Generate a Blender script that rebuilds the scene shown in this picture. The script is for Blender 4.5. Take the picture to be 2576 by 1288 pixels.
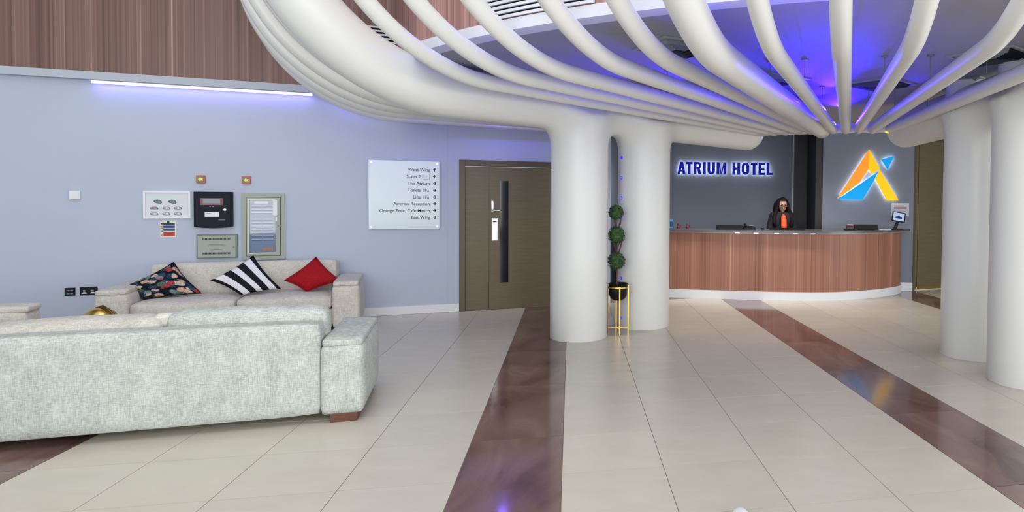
import bpy, bmesh, math, random
import numpy as np
from mathutils import Vector, Matrix
from math import sin, cos, pi, radians, atan, atan2, sqrt, hypot

random.seed(4)
for o in list(bpy.data.objects):
    bpy.data.objects.remove(o)
SC = bpy.context.scene
COL = SC.collection


def lin(r, g, b):
    f = lambda c: (c / 255 / 12.92) if c <= 10 else ((c / 255 + 0.055) / 1.055) ** 2.4
    return (f(r), f(g), f(b), 1.0)


# ------------------------------------------------------------------ camera
H = 1.58
cam = bpy.data.cameras.new('camera')
cam.sensor_fit = 'HORIZONTAL'
cam.sensor_width = 36.0
cam.lens = 1650.0 / 2576 * 36
cam.shift_x = (1288 - 1720.0) / 2576
cam.shift_y = (536.3 - 644.0) / 2576
cam.clip_start = 0.05
co = bpy.data.objects.new('camera', cam)
COL.objects.link(co)
co.location = (0, 0, H)
co.rotation_euler = (Matrix.Rotation(pi / 2 - 0.0264, 3, 'X') @ Matrix.Rotation(0.0094, 3, 'Z')).to_euler()
SC.camera = co

# ------------------------------------------------------------------ sky and daylight
w = bpy.data.worlds.new('world')
SC.world = w
w.use_nodes = True
bg = w.node_tree.nodes['Background']
bg.inputs[0].default_value = (0.90, 0.96, 1.0, 1)
bg.inputs[1].default_value = 1.0
SC.view_settings.view_transform = 'Standard'
SC.view_settings.look = 'None'
SC.view_settings.gamma = 1.0
SC.view_settings.use_curve_mapping = False
SC.view_settings.exposure = 0.0


def area(name, loc, rot, sx, sy, power, color=(1, 1, 1)):
    l = bpy.data.lights.new(name, 'AREA')
    l.shape = 'RECTANGLE'; l.size = sx; l.size_y = sy; l.energy = power; l.color = color
    o = bpy.data.objects.new(name, l); COL.objects.link(o)
    o.location = loc; o.rotation_euler = rot
    return o


# daylight entering through the tall glazed front behind the camera and the roof light over the atrium
area('front_glazing_daylight', (2.0, -4.6, 3.1), (radians(90), 0, 0), 13.4, 5.4, 765, (1.0, 0.99, 0.955))
area('roof_light_daylight', (-1.2, 4.3, 6.1), (0, 0, 0), 5.5, 5.0, 165, (0.97, 0.985, 1.0))
area('side_fill', (8.5, 3.2, 1.5), (radians(90), 0, radians(90)), 8, 2.3, 310, (1.0, 0.985, 0.95))  # unseen fill lamp added on the right to brighten floor and reception


def point(name, loc, power, color, r=0.03):
    l = bpy.data.lights.new(name, 'POINT'); l.energy = power; l.color = color; l.shadow_soft_size = r
    o = bpy.data.objects.new(name, l); COL.objects.link(o); o.location = loc
    return o


BLUE = (0.02, 0.004, 1.0)

# ------------------------------------------------------------------ materials
MATS = {}


def mat(name, color, rough=0.5, metal=0.0, emit=None, estr=0.0, spec=0.5, coat=0.0, trans=0.0):
    if name in MATS:
        return MATS[name]
    m = bpy.data.materials.new(name); m.use_nodes = True
    b = m.node_tree.nodes['Principled BSDF']
    b.inputs['Base Color'].default_value = color
    b.inputs['Roughness'].default_value = rough
    b.inputs['Metallic'].default_value = metal
    b.inputs['Specular IOR Level'].default_value = spec
    b.inputs['Coat Weight'].default_value = coat
    b.inputs['Transmission Weight'].default_value = trans
    if emit:
        b.inputs['Emission Color'].default_value = emit
        b.inputs['Emission Strength'].default_value = estr
    MATS[name] = m
    return m


def nodes(m):
    return m.node_tree.nodes, m.node_tree.links, m.node_tree.nodes['Principled BSDF']


def ramp(N, stops, interp='LINEAR'):
    r = N.new('ShaderNodeValToRGB'); r.color_ramp.interpolation = interp
    e = r.color_ramp.elements
    e[0].position, e[0].color = stops[0]
    e[1].position, e[1].color = stops[-1]
    for p_, c_ in stops[1:-1]:
        k = e.new(p_); k.color = c_
    return r


def noisy(name, c1, c2, scale=(4, 4, 4), detail=4, rough=0.5, bump=0.0, spec=0.5, coords='Object', dist=0.0, bscale=None):
    m = mat(name, c1, rough, spec=spec)
    N, L, b = nodes(m)
    tc = N.new('ShaderNodeTexCoord'); mp = N.new('ShaderNodeMapping'); mp.inputs['Scale'].default_value = scale
    L.new(tc.outputs[coords], mp.inputs[0])
    n = N.new('ShaderNodeTexNoise'); n.inputs['Scale'].default_value = 1; n.inputs['Detail'].default_value = detail
    n.inputs['Distortion'].default_value = dist
    L.new(mp.outputs[0], n.inputs['Vector'])
    r = ramp(N, [(0.3, c1), (0.7, c2)])
    L.new(n.outputs['Fac'], r.inputs[0]); L.new(r.outputs[0], b.inputs['Base Color'])
    if bump:
        n2 = N.new('ShaderNodeTexNoise'); n2.inputs['Scale'].default_value = bscale or 120; n2.inputs['Detail'].default_value = 3
        L.new(tc.outputs[coords], n2.inputs['Vector'])
        bp = N.new('ShaderNodeBump'); bp.inputs['Strength'].default_value = bump; bp.inputs['Distance'].default_value = 0.01
        L.new(n2.outputs['Fac'], bp.inputs['Height']); L.new(bp.outputs[0], b.inputs['Normal'])
    return m


def stripes(name, stops, rough=0.4):
    """vertical laminate grain; UV u runs along the wall in metres"""
    m = mat(name, stops[0][1], rough, spec=0.35)
    N, L, b = nodes(m)
    uv = N.new('ShaderNodeTexCoord')
    outs = []
    for sc, dt in (((5.0, 0.02, 1), 2), ((34, 0.06, 1), 3), ((110, 0.15, 1), 2)):
        mp = N.new('ShaderNodeMapping'); mp.inputs['Scale'].default_value = sc
        L.new(uv.outputs['UV'], mp.inputs[0])
        n = N.new('ShaderNodeTexNoise'); n.inputs['Scale'].default_value = 1; n.inputs['Detail'].default_value = dt
        L.new(mp.outputs[0], n.inputs['Vector']); outs.append(n)
    a = N.new('ShaderNodeMath'); a.operation = 'MULTIPLY'; a.inputs[1].default_value = 0.40
    L.new(outs[0].outputs['Fac'], a.inputs[0])
    c = N.new('ShaderNodeMath'); c.operation = 'MULTIPLY_ADD'; c.inputs[1].default_value = 0.40
    L.new(outs[1].outputs['Fac'], c.inputs[0]); L.new(a.outputs[0], c.inputs[2])
    d = N.new('ShaderNodeMath'); d.operation = 'MULTIPLY_ADD'; d.inputs[1].default_value = 0.20
    L.new(outs[2].outputs['Fac'], d.inputs[0]); L.new(c.outputs[0], d.inputs[2])
    r = ramp(N, stops)
    L.new(d.outputs[0], r.inputs[0]); L.new(r.outputs[0], b.inputs['Base Color'])
    return m


def fabric(name, c1, c2, scale=1.0, bump=0.25):
    """woven upholstery: crossed streaks of two tones"""
    m = mat(name, c1, 0.95, spec=0.1)
    N, L, b = nodes(m)
    tc = N.new('ShaderNodeTexCoord')
    ns = []
    for sc in ((30 * scale, 30 * scale, 170 * scale), (170 * scale, 170 * scale, 26 * scale), (7, 7, 7)):
        mp = N.new('ShaderNodeMapping'); mp.inputs['Scale'].default_value = sc
        L.new(tc.outputs['Object'], mp.inputs[0])
        n = N.new('ShaderNodeTexNoise'); n.inputs['Scale'].default_value = 1; n.inputs['Detail'].default_value = 3
        L.new(mp.outputs[0], n.inputs['Vector']); ns.append(n)
    x = N.new('ShaderNodeMath'); x.operation = 'ADD'
    L.new(ns[0].outputs['Fac'], x.inputs[0]); L.new(ns[1].outputs['Fac'], x.inputs[1])
    y = N.new('ShaderNodeMath'); y.operation = 'MULTIPLY_ADD'; y.inputs[1].default_value = 0.5
    L.new(ns[2].outputs['Fac'], y.inputs[0]); L.new(x.outputs[0], y.inputs[2])
    r = ramp(N, [(0.38, c1), (0.62, c2)])
    s = N.new('ShaderNodeMath'); s.operation = 'MULTIPLY'; s.inputs[1].default_value = 0.4
    L.new(y.outputs[0], s.inputs[0]); L.new(s.outputs[0], r.inputs[0])
    L.new(r.outputs[0], b.inputs['Base Color'])
    bp = N.new('ShaderNodeBump'); bp.inputs['Strength'].default_value = bump; bp.inputs['Distance'].default_value = 0.004
    L.new(x.outputs[0], bp.inputs['Height']); L.new(bp.outputs[0], b.inputs['Normal'])
    return m


M_wall = noisy('pale_blue_paint', lin(183, 193, 211), lin(188, 197, 214), (0.7, 0.7, 0.7), 3, 0.75, 0.05, 0.25, bscale=220)
M_ledge = mat('ledge_paint', lin(182, 190, 203), 0.6)
M_fascia = mat('fascia_white', lin(228, 231, 240), 0.5)
M_backwall = noisy('grey_blue_paint', lin(122, 131, 146), lin(126, 135, 150), (0.8, 0.8, 0.8), 3, 0.75, 0.05, 0.25, bscale=220)
M_dark = noisy('charcoal_panel', lin(25, 26, 32), lin(28, 29, 35), (3, 3, 3), 2, 0.5)
M_soffit = noisy('soffit_grey', lin(160, 160, 160), lin(164, 164, 164), (1, 1, 1), 2, 0.8)
M_white = mat('white_gloss', lin(226, 228, 226), 0.34, spec=0.45)
M_skirt = mat('white_skirting', lin(228, 231, 236), 0.35)
M_wood = stripes('wall_laminate', [(0.36, lin(84, 60, 54)), (0.47, lin(120, 90, 82)), (0.56, lin(136, 106, 98)), (0.64, lin(180, 148, 138))])
M_woodp = stripes('bulkhead_laminate', [(0.36, lin(110, 80, 76)), (0.47, lin(166, 124, 118)), (0.56, lin(184, 142, 136)), (0.64, lin(214, 180, 172))])
M_desk = stripes('desk_laminate', [(0.36, lin(112, 72, 56)), (0.47, lin(150, 104, 86)), (0.56, lin(166, 118, 98)), (0.64, lin(204, 158, 134))])
M_door = noisy('olive_brown_veneer', lin(98, 88, 64), lin(108, 97, 72), (3, 3, 60), 3, 0.42, 0.0)
M_doorframe = mat('olive_frame', lin(84, 74, 52), 0.4)
M_black = mat('black_plastic', lin(18, 19, 24), 0.45, spec=0.2)
M_blackm = mat('black_matte', lin(17, 18, 21), 0.6, spec=0.2)
M_panel = mat('panel_navy_black', lin(22, 25, 36), 0.5, spec=0.15)
M_greymetal = mat('grey_green_metal', lin(160, 168, 158), 0.5)
M_greymetal2 = mat('grey_green_metal_dark', lin(120, 128, 120), 0.55)
M_chrome = mat('satin_steel', lin(200, 202, 205), 0.25, 1.0)
M_gold = mat('brass', lin(226, 190, 104), 0.24, 1.0)
M_glassdark = mat('dark_glass', lin(18, 22, 34), 0.08, spec=0.6)
M_glassw = mat('frosted_glass', lin(206, 222, 230), 0.12, spec=0.6)
M_paper = mat('paper_white', lin(232, 234, 238), 0.7)
M_text = mat('text_black', lin(24, 28, 40), 0.6)
M_greytext = mat('text_grey', lin(120, 126, 124), 0.6)
M_red = mat('signal_red', lin(196, 60, 48), 0.4)
M_fire = mat('alarm_red', lin(190, 84, 60), 0.4)
M_olive = mat('alarm_window', lin(110, 100, 40), 0.3)
M_lime = mat('lime_arrow', lin(226, 240, 120), 0.4)
M_counter = noisy('grey_counter', lin(86, 84, 90), lin(96, 93, 98), (9, 9, 9), 4, 0.22, 0, 0.6)
M_footwood = noisy('brown_foot_wood', lin(84, 46, 30), lin(104, 58, 38), (6, 30, 6), 3, 0.4)
M_fab1 = fabric('grey_green_upholstery', lin(158, 165, 161), lin(204, 210, 205))
M_fab1c = fabric('beige_cushion_upholstery', lin(172, 168, 160), lin(208, 205, 197))
M_fab2 = fabric('beige_grey_upholstery', lin(190, 185, 177), lin(222, 217, 209))
M_redfab = fabric('red_cushion_fabric', lin(140, 20, 28), lin(172, 36, 42), 1.5, 0.15)
M_led = mat('led_white_blue', (0, 0, 0, 1), 0.5, emit=(0.50, 0.45, 1.0, 1), estr=3.2)
M_leddot = mat('led_blue', (0.02, 0.02, 0.3, 1), 0.4, emit=(0.012, 0.02, 1.0, 1), estr=1.3)
M_ledcore = mat('led_blue_core', (0.1, 0.1, 0.5, 1), 0.4, emit=(0.25, 0.32, 1.0, 1), estr=1.2)
M_halo = mat('halo_white', (0.9, 0.9, 0.9, 1), 0.5, emit=(0.9, 0.96, 1.0, 1), estr=8.0)
M_letter = mat('letter_blue', lin(4, 3, 100), 0.5, emit=(0.002, 0.001, 0.25, 1), estr=0.8, spec=0.2)
M_lo = mat('logo_orange', lin(255, 150, 50), 0.5, emit=lin(255, 146, 44), estr=0.6, spec=0.2)
M_ly = mat('logo_yellow', lin(255, 200, 14), 0.5, emit=lin(255, 196, 10), estr=0.52, spec=0.2)
M_lb = mat('logo_blue', lin(4, 152, 222), 0.5, emit=lin(2, 152, 226), estr=0.55, spec=0.2)
M_leaf = noisy('box_foliage', lin(24, 52, 22), lin(70, 110, 52), (28, 28, 28), 3, 0.6)
M_stem = mat('brown_stem', lin(92, 60, 50), 0.8)
M_soil = mat('dark_soil', lin(60, 42, 34), 0.9)


def stone(name, c1, c2, rough, vein=None):
    m = mat(name, c1, rough, spec=0.5)
    N, L, b = nodes(m)
    tc = N.new('ShaderNodeTexCoord'); oi = N.new('ShaderNodeObjectInfo')
    add = N.new('ShaderNodeVectorMath'); add.operation = 'MULTIPLY_ADD'
    cmb = N.new('ShaderNodeCombineXYZ')
    for i in range(3):
        L.new(oi.outputs['Random'], cmb.inputs[i])
    L.new(cmb.outputs[0], add.inputs[0]); add.inputs[1].default_value = (37, 19, 11)
    mp = N.new('ShaderNodeMapping')
    mp.inputs['Rotation'].default_value = (0, 0, radians(-9.8))
    mp.inputs['Scale'].default_value = (2.2, 0.9, 1) if vein else (3.0, 7.0, 1)
    L.new(tc.outputs['Object'], mp.inputs[0]); L.new(mp.outputs[0], add.inputs[2])
    n = N.new('ShaderNodeTexNoise'); n.inputs['Scale'].default_value = 1; n.inputs['Detail'].default_value = 6
    n.inputs['Distortion'].default_value = 1.2 if vein else 0.3
    L.new(add.outputs[0], n.inputs['Vector'])
    if vein:
        r = ramp(N, [(0.30, vein), (0.45, c1), (0.60, c2), (0.66, lin(132, 106, 99)), (0.75, c1)])
    else:
        r = ramp(N, [(0.3, c1), (0.7, c2)])
    L.new(n.outputs['Fac'], r.inputs[0])
    hv = N.new('ShaderNodeHueSaturation')
    v = N.new('ShaderNodeMath'); v.operation = 'MULTIPLY_ADD'; v.inputs[1].default_value = 0.05; v.inputs[2].default_value = 0.975
    L.new(oi.outputs['Random'], v.inputs[0]); L.new(v.outputs[0], hv.inputs['Value'])
    L.new(r.outputs[0], hv.inputs['Color']); L.new(hv.outputs[0], b.inputs['Base Color'])
    return m


M_tile = stone('cream_porcelain', lin(194, 187, 173), lin(201, 194, 180), 0.30)
M_dtile = stone('brown_marble', lin(110, 84, 78), lin(124, 97, 90), 0.10, vein=lin(80, 57, 53))
M_grout = mat('grout', lin(138, 124, 110), 0.9)

# ------------------------------------------------------------------ mesh helpers


def link(name, me, parent=None, m=None):
    o = bpy.data.objects.new(name, me)
    COL.objects.link(o)
    if parent:
        o.parent = parent
    if m is not None and me is not None:
        for k in (m if isinstance(m, (list, tuple)) else [m]):
            me.materials.append(k)
    return o


def finish(name, bm, m, parent=None, smooth=False, angle=None):
    me = bpy.data.meshes.new(name)
    bmesh.ops.recalc_face_normals(bm, faces=bm.faces)
    bm.to_mesh(me); bm.free()
    if smooth:
        for p in me.polygons:
            p.use_smooth = True
        if angle:
            try:
                me.set_sharp_from_angle(angle=radians(angle))
            except Exception:
                pass
    return link(name, me, parent, m)


def box(bm, x0, x1, y0, y1, z0, z1, bev=0.0, seg=2, M=None):
    r = bmesh.ops.create_cube(bm, size=1)
    vs = r['verts']
    for v in vs:
        v.co = Vector((x0 + (v.co.x + .5) * (x1 - x0), y0 + (v.co.y + .5) * (y1 - y0), z0 + (v.co.z + .5) * (z1 - z0)))
    if bev:
        es = {e for v in vs for e in v.link_edges}
        rr = bmesh.ops.bevel(bm, geom=list(es), offset=bev, segments=seg, profile=0.6, affect='EDGES')
        vs = [v for v in set(rr['verts']) | {v for v in vs if v.is_valid}]
    if M is not None:
        bmesh.ops.transform(bm, matrix=M, verts=[v for v in vs if v.is_valid])
    return vs


def prism(bm, pts, z0, z1, axis='z'):
    """polygon extruded along an axis; axis y: pts are (x, z) and z0..z1 run along y"""
    def P(a, b, c):
        return (a, b, c) if axis == 'z' else ((a, c, b) if axis == 'y' else (c, a, b))
    lo = [bm.verts.new(P(a, b, z0)) for a, b in pts]
    hi = [bm.verts.new(P(a, b, z1)) for a, b in pts]
    n = len(pts)
    bm.faces.new(lo); bm.faces.new(hi)
    for i in range(n):
        bm.faces.new((lo[i], lo[(i + 1) % n], hi[(i + 1) % n], hi[i]))
    return lo + hi


def tube(bm, pts, rad, seg=10, cap=True, up=None, squash=1.0):
    pts = [Vector(p) for p in pts]
    n = len(pts)
    rads = rad if isinstance(rad, (list, tuple)) else [rad] * n
    rings = []
    ref = Vector(up) if up else None
    for i, p in enumerate(pts):
        t = (pts[min(i + 1, n - 1)] - pts[max(i - 1, 0)]).normalized()
        if ref is None:
            ref = Vector((0, 0, 1)) if abs(t.z) < 0.9 else Vector((1, 0, 0))
        a = t.cross(ref).normalized(); b = a.cross(t).normalized()
        if not up:
            ref = b
        rings.append([bm.verts.new(p + (a * cos(2 * pi * k / seg) + b * sin(2 * pi * k / seg) * squash) * rads[i]) for k in range(seg)])
    for i in range(n - 1):
        for k in range(seg):
            bm.faces.new((rings[i][k], rings[i][(k + 1) % seg], rings[i + 1][(k + 1) % seg], rings[i + 1][k]))
    if cap:
        bm.faces.new(rings[0]); bm.faces.new(rings[-1])
    return [v for r in rings for v in r]


def lathe(bm, prof, seg=24, c=(0, 0, 0), cap=True):
    rings = []
    for r, z in prof:
        if r < 1e-5:
            rings.append([bm.verts.new((c[0], c[1], c[2] + z))])
        else:
            rings.append([bm.verts.new((c[0] + r * cos(2 * pi * k / seg), c[1] + r * sin(2 * pi * k / seg), c[2] + z)) for k in range(seg)])
    for a, b in zip(rings[:-1], rings[1:]):
        for k in range(seg):
            k2 = (k + 1) % seg
            f = [a[k % len(a)], a[k2 % len(a)], b[k2 % len(b)], b[k % len(b)]]
            u = []
            for v in f:
                if v not in u:
                    u.append(v)
            if len(u) > 2:
                bm.faces.new(u)
    if cap:
        for r in (rings[0], rings[-1]):
            if len(r) > 2:
                bm.faces.new(r)


def ell(bm, c, r, seg=16, rings=10, M=None):
    q = bmesh.ops.create_uvsphere(bm, u_segments=seg, v_segments=rings, radius=1)
    for v in q['verts']:
        v.co = Vector((c[0] + v.co.x * r[0], c[1] + v.co.y * r[1], c[2] + v.co.z * r[2]))
    if M is not None:
        bmesh.ops.transform(bm, matrix=M, verts=q['verts'])
    return q['verts']


def uvmap(o, fn):
    me = o.data
    uv = me.uv_layers.new(name='UVMap')
    for lp in me.loops:
        uv.data[lp.index].uv = fn(me.vertices[lp.vertex_index].co)


def thing(name, label, cat, loc=(0, 0, 0), rz=0.0, group=None):
    o = link(name, None)
    o.empty_display_size = 0.1
    o.location = loc; o.rotation_euler = (0, 0, rz)
    o['label'] = label; o['category'] = cat
    if group:
        o['group'] = group
    return o


def tag(o, label, cat, group=None):
    o['label'] = label; o['category'] = cat
    if group:
        o['group'] = group
    return o


def struct(o):
    o['kind'] = 'structure'
    return o


def copy_tree(o, parent=None):
    c = o.copy(); COL.objects.link(c)
    if parent:
        c.parent = parent
    for ch in list(o.children):
        copy_tree(ch, c)
    return c


def text_mesh(s, size, ext, m, name, parent, align='LEFT', offset=0.0, sx=1.0):
    """flat lettering; local x right, local z up, facing -y"""
    cu = bpy.data.curves.new('t', 'FONT')
    cu.body = s; cu.size = size; cu.extrude = ext; cu.align_x = align; cu.offset = offset
    cu.resolution_u = 3
    t = bpy.data.objects.new('t', cu); COL.objects.link(t)
    dg = bpy.context.evaluated_depsgraph_get()
    me = bpy.data.meshes.new_from_object(t.evaluated_get(dg))
    bpy.data.objects.remove(t); bpy.data.curves.remove(cu)
    R = Matrix.Rotation(pi / 2, 4, 'X') @ Matrix.Diagonal((sx, 1, 1, 1))
    me.transform(R)
    me.name = name
    me.materials.clear()
    return link(name, me, parent, m)


# ------------------------------------------------------------------ room frame
A = Vector((-4.118, 8.323))                    # foot of the left wall where it leaves the back sofa
WANG = atan(0.4175)
DW = Vector((cos(WANG), sin(WANG))); NW = Vector((DW.y, -DW.x))   # along the wall, out into the room


def wp(t, off=0.0, z=0.0):
    p = A + DW * t + NW * off
    return Vector((p.x, p.y, z))


FA = atan(0.172)                               # floor grid
FE = Vector((cos(FA), sin(FA))); FD = Vector((-sin(FA), cos(FA)))
SK = 0.035


def fp(u, v):
    return FE * u + FD * (v + SK * (u + 0.3))


C = Vector((2.746, 11.127))                    # plan centre of the ribbed canopy
RS = 7.42                                      # radius of the soffit edge
ZS, ZL = 2.80, 2.884


def cp(r, th, z=0.0):
    a = radians(th)
    return Vector((C.x + r * cos(a), C.y + r * sin(a), z))


# ------------------------------------------------------------------ floor and tiles
bm = bmesh.new()
prism(bm, [(-11, -5), (9, -5), (9, 13.2), (-11, 13.2)], -0.12, -0.003)
floor = struct(finish('floor', bm, M_grout))

cols = []
U = [-10.0]
def span(a, b, n, kind):
    for i in range(n):
        cols.append((a + (b - a) * i / n, a + (b - a) * (i + 1) / n, kind))
span(-9.56, -5.975, 6, 'c'); span(-5.975, -5.41, 1, 'd'); span(-5.41, -3.58, 3, 'c'); span(-3.58, -3.01, 1, 'd')
span(-3.01, -0.618, 4, 'c'); span(-0.618, -0.043, 1, 'd'); span(-0.043, 2.285, 4, 'c'); span(2.285, 2.852, 1, 'd')
span(2.852, 5.19, 4, 'c'); span(5.19, 5.76, 1, 'd'); span(5.76, 8.1, 4, 'c')
G = 0.0022


def clip(poly, a, n):
    out = []
    for i in range(len(poly)):
        p, q = poly[i], poly[(i + 1) % len(poly)]
        dp, dq = (p - a).dot(n), (q - a).dot(n)
        if dp >= 0:
            out.append(p)
        if (dp >= 0) != (dq >= 0):
            out.append(p + (q - p) * (dp / (dp - dq)))
    return out


def campx(P):
    d = P.y
    if d < 0.3:
        return -9e9, 9e9
    return 1720 + 1650 * P.x / d, 493 + 1650 * H / d


tiles = []
for (u0, u1, kind) in cols:
    L_ = 1.2 if kind == 'd' else 0.6
    v0 = 4.325 - 1.2 * 8
    k = 0
    while v0 + k * L_ < 12.6:
        a, b = v0 + k * L_, v0 + (k + 1) * L_
        k += 1
        poly = [fp(u0 + G, a + G), fp(u1 - G, a + G), fp(u1 - G, b - G), fp(u0 + G, b - G)]
        poly = clip(poly, A + NW * 0.02, NW)                # stop at the left wall
        poly = clip(poly, Vector((0, 11.9)), Vector((0, -1)))
        poly = clip(poly, Vector((8.9, 0)), Vector((-1, 0)))
        poly = clip(poly, Vector((-8.6, 0)), Vector((1, 0)))
        poly = clip(poly, Vector((0, -4.9)), Vector((0, 1)))
        if len(poly) < 3:
            continue
        c = sum(poly, Vector((0, 0))) / len(poly)
        x, y = campx(c)
        vis = -150 < x < 2750 and y < 1420 and c.y > 2.6
        tiles.append((not vis, c.length, kind, poly))
tiles.sort(key=lambda t: (t[0], t[1]))
near = tiles[:285]; rest = tiles[285:]
for _, _, kind, poly in near:
    bm = bmesh.new()
    prism(bm, [(p.x, p.y) for p in poly], -0.006, random.uniform(-0.0002, 0.0))
    finish('floor_tile', bm, M_dtile if kind == 'd' else M_tile, floor)
bm = bmesh.new()
bd = bmesh.new()
for _, _, kind, poly in rest:
    prism(bd if kind == 'd' else bm, [(p.x, p.y) for p in poly], -0.006, 0.0)
o = finish('distant_tiles', bm, M_tile, floor); o['kind'] = 'stuff'
o = finish('distant_brown_tiles', bd, M_dtile, floor); o['kind'] = 'stuff'


# ------------------------------------------------------------------ left wall
def wallbox(name, t0, t1, z0, z1, o0, o1, m):
    bm = bmesh.new()
    prism(bm, [tuple(wp(t, o).xy) for t, o in ((t0, o0), (t1, o0), (t1, o1), (t0, o1))], z0, z1)
    o = struct(finish(name, bm, m))
    uvmap(o, lambda co: ((co.xy - A).dot(DW), co.z))
    return o


wallbox('wall_left', -5.6, 1.0500, 0, ZS, 0.0, -0.25, M_wall)
# wall beyond the slight bend, with the doorway cut out
D0, D1 = 1.201, 3.02
wallbox('wall_left_doorway', 1.0505, D0, 0, ZS, 0.006, -0.25, M_wall)
wallbox('wall_left_over_door', D0, D1, 2.036, ZS, 0.006, -0.25, M_wall)
wallbox('wall_left_end', D1, 3.30, 0, ZS, 0.006, -0.25, M_wall)
wallbox('wall_left_upper', -5.6, 3.0, ZL, 6.2, 0.0, -0.25, M_wood)
wallbox('trim_ledge', -5.6, 0.42, ZS, ZL, 0.085, -0.25, M_ledge)
wallbox('trim_ledge_back', 0.42, 3.0, ZS + 0.05, ZL, 0.0, -0.25, M_ledge)
wallbox('baseboard_left', -5.6, D0 - 0.002, 0.002, 0.108, 0.022, 0.0, M_skirt)
wallbox('baseboard_left_end', D1 + 0.002, 3.30, 0.002, 0.108, 0.022, 0.007, M_skirt)

# ------------------------------------------------------------------ back walls
def wallseg(name, p, q, z0, z1, th, m):
    p = Vector(p); q = Vector(q); d = (q - p).normalized(); n = Vector((-d.y, d.x)) * th
    bm = bmesh.new()
    prism(bm, [tuple(p), tuple(q), tuple(q + n), tuple(p + n)], z0, z1)
    o = struct(finish(name, bm, m))
    uvmap(o, lambda co: ((co.xy - p).dot(d), co.z))
    return o


E0 = wp(3.30).xy
wallseg('wall_return', E0 + Vector((-0.1, 0.02)), Vector((-1.1, 11.92)), 0, ZS, 0.2, M_backwall)
TP, TQ = Vector((-1.15, 11.891)), Vector((2.0, 12.08))       # text wall
wallseg('wall_back', TP, TQ, 0, ZS, 0.2, M_backwall)
wallseg('wall_back_recess', Vector((2.02, 12.06)), Vector((2.72, 12.02)), 0, ZS, 0.2, M_dark)
LP, LQ = Vector((2.37, 11.22)), Vector((3.876, 11.068))      # logo wall
wallseg('wall_back_logo', LP, LQ, 0, ZS, 0.18, M_backwall)
wallseg('wall_recess_side', Vector((2.37, 12.0)), Vector((2.37, 11.23)), 0, ZS, -0.12, M_dark)
wallseg('baseboard_back', LP + Vector((0.3, -0.05)), LQ + Vector((0, -0.018)), 0.002, 0.15, 0.016, M_skirt)
DR0 = LQ + Vector((0.0, 0.04)); DDR = Vector((0.917, 0.40)).normalized()
wallseg('wall_right_over_door', DR0 + DDR * 0.0, DR0 + DDR * 1.75, 2.62, ZS, 0.2, M_backwall)
wallseg('wall_right', DR0 + DDR * 1.75, DR0 + DDR * 5.4, 0, ZS, 0.2, M_backwall)
wallseg('wall_right_side', Vector((8.8, 13.1)), Vector((8.8, -4.8)), 0, 6.2, -0.2, M_wall)
# front: tall glazing behind the camera, piers left and right
wallseg('wall_front', Vector((-9.4, -4.85)), Vector((8.8, -4.85)), 0.0, 0.35, -0.2, M_wall)
wallseg('wall_front_head', Vector((-9.4, -4.85)), Vector((8.8, -4.85)), 5.85, 6.2, -0.2, M_wall)
wallseg('wall_left_front', Vector((-9.35, -4.85)), Vector((-9.35, 6.2)), 0, 6.2, 0.2, M_wall)
for i in range(9):
    x = -9.3 + i * 2.2
    bm = bmesh.new(); box(bm, x - 0.04, x + 0.04, -4.95, -4.83, 0.35, 5.85)
    struct(finish('trim_%d' % (i + 1), bm, M_greymetal2))

# ------------------------------------------------------------------ soffit over reception, bulkhead, roof
arc = [cp(RS, 226.6 + (306 - 226.6) * i / 48).xy for i in range(49)]
RET = wp(0.43).xy
pts = [tuple(p) for p in arc] + [(8.79, 5.9), (8.79, 13.15), (-1.3, 13.15), tuple(wp(3.3, -0.2).xy), tuple(RET)]
bm = bmesh.new()
prism(bm, pts, ZS, ZS + 0.06)
struct(finish('ceiling', bm, M_soffit))


def arcband(bm, r0, r1, th0, th1, z0, z1, n=32):
    A_ = []
    for i in range(n + 1):
        th = th0 + (th1 - th0) * i / n
        A_.append([bm.verts.new(cp(r, th, z)) for r, z in ((r0, z0), (r1, z0), (r1, z1), (r0, z1))])
    for a, b in zip(A_[:-1], A_[1:]):
        for k in range(4):
            bm.faces.new((a[k], a[(k + 1) % 4], b[(k + 1) % 4], b[k]))
    bm.faces.new(A_[0]); bm.faces.new(A_[-1])


bm = bmesh.new(); arcband(bm, RS - 0.15, RS - 0.012, 226.6, 306, ZL, 6.2, 48)
o = struct(finish('wall_bulkhead', bm, M_woodp, smooth=True, angle=40))
uvmap(o, lambda co: (atan2(co.y - C.y, co.x - C.x) * RS, co.z))
bm = bmesh.new(); arcband(bm, RS - 0.15, RS + 0.004, 226.6, 306, ZS - 0.002, ZL, 48)
struct(finish('trim_fascia', bm, M_fascia, smooth=True, angle=40))
wallseg('wall_bulkhead_return', RET, cp(RS - 0.02, 226.6).xy, ZL, 6.2, 0.12, M_woodp)
wallseg('trim_fascia_return', RET, cp(RS, 226.6).xy, ZS - 0.002, ZL, 0.12, M_fascia)
bm = bmesh.new()
for (x0, x1, y0, y1) in ((-9.5, 8.9, 7.0, 10.2), (-9.5, -6.5, -5, 7.0), (3.0, 8.9, -5, 7.0), (-6.5, 3.0, -5, -1.6)):
    box(bm, x0, x1, y0, y1, 6.2, 6.35)
struct(finish('ceiling_atrium', bm, M_soffit))

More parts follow.
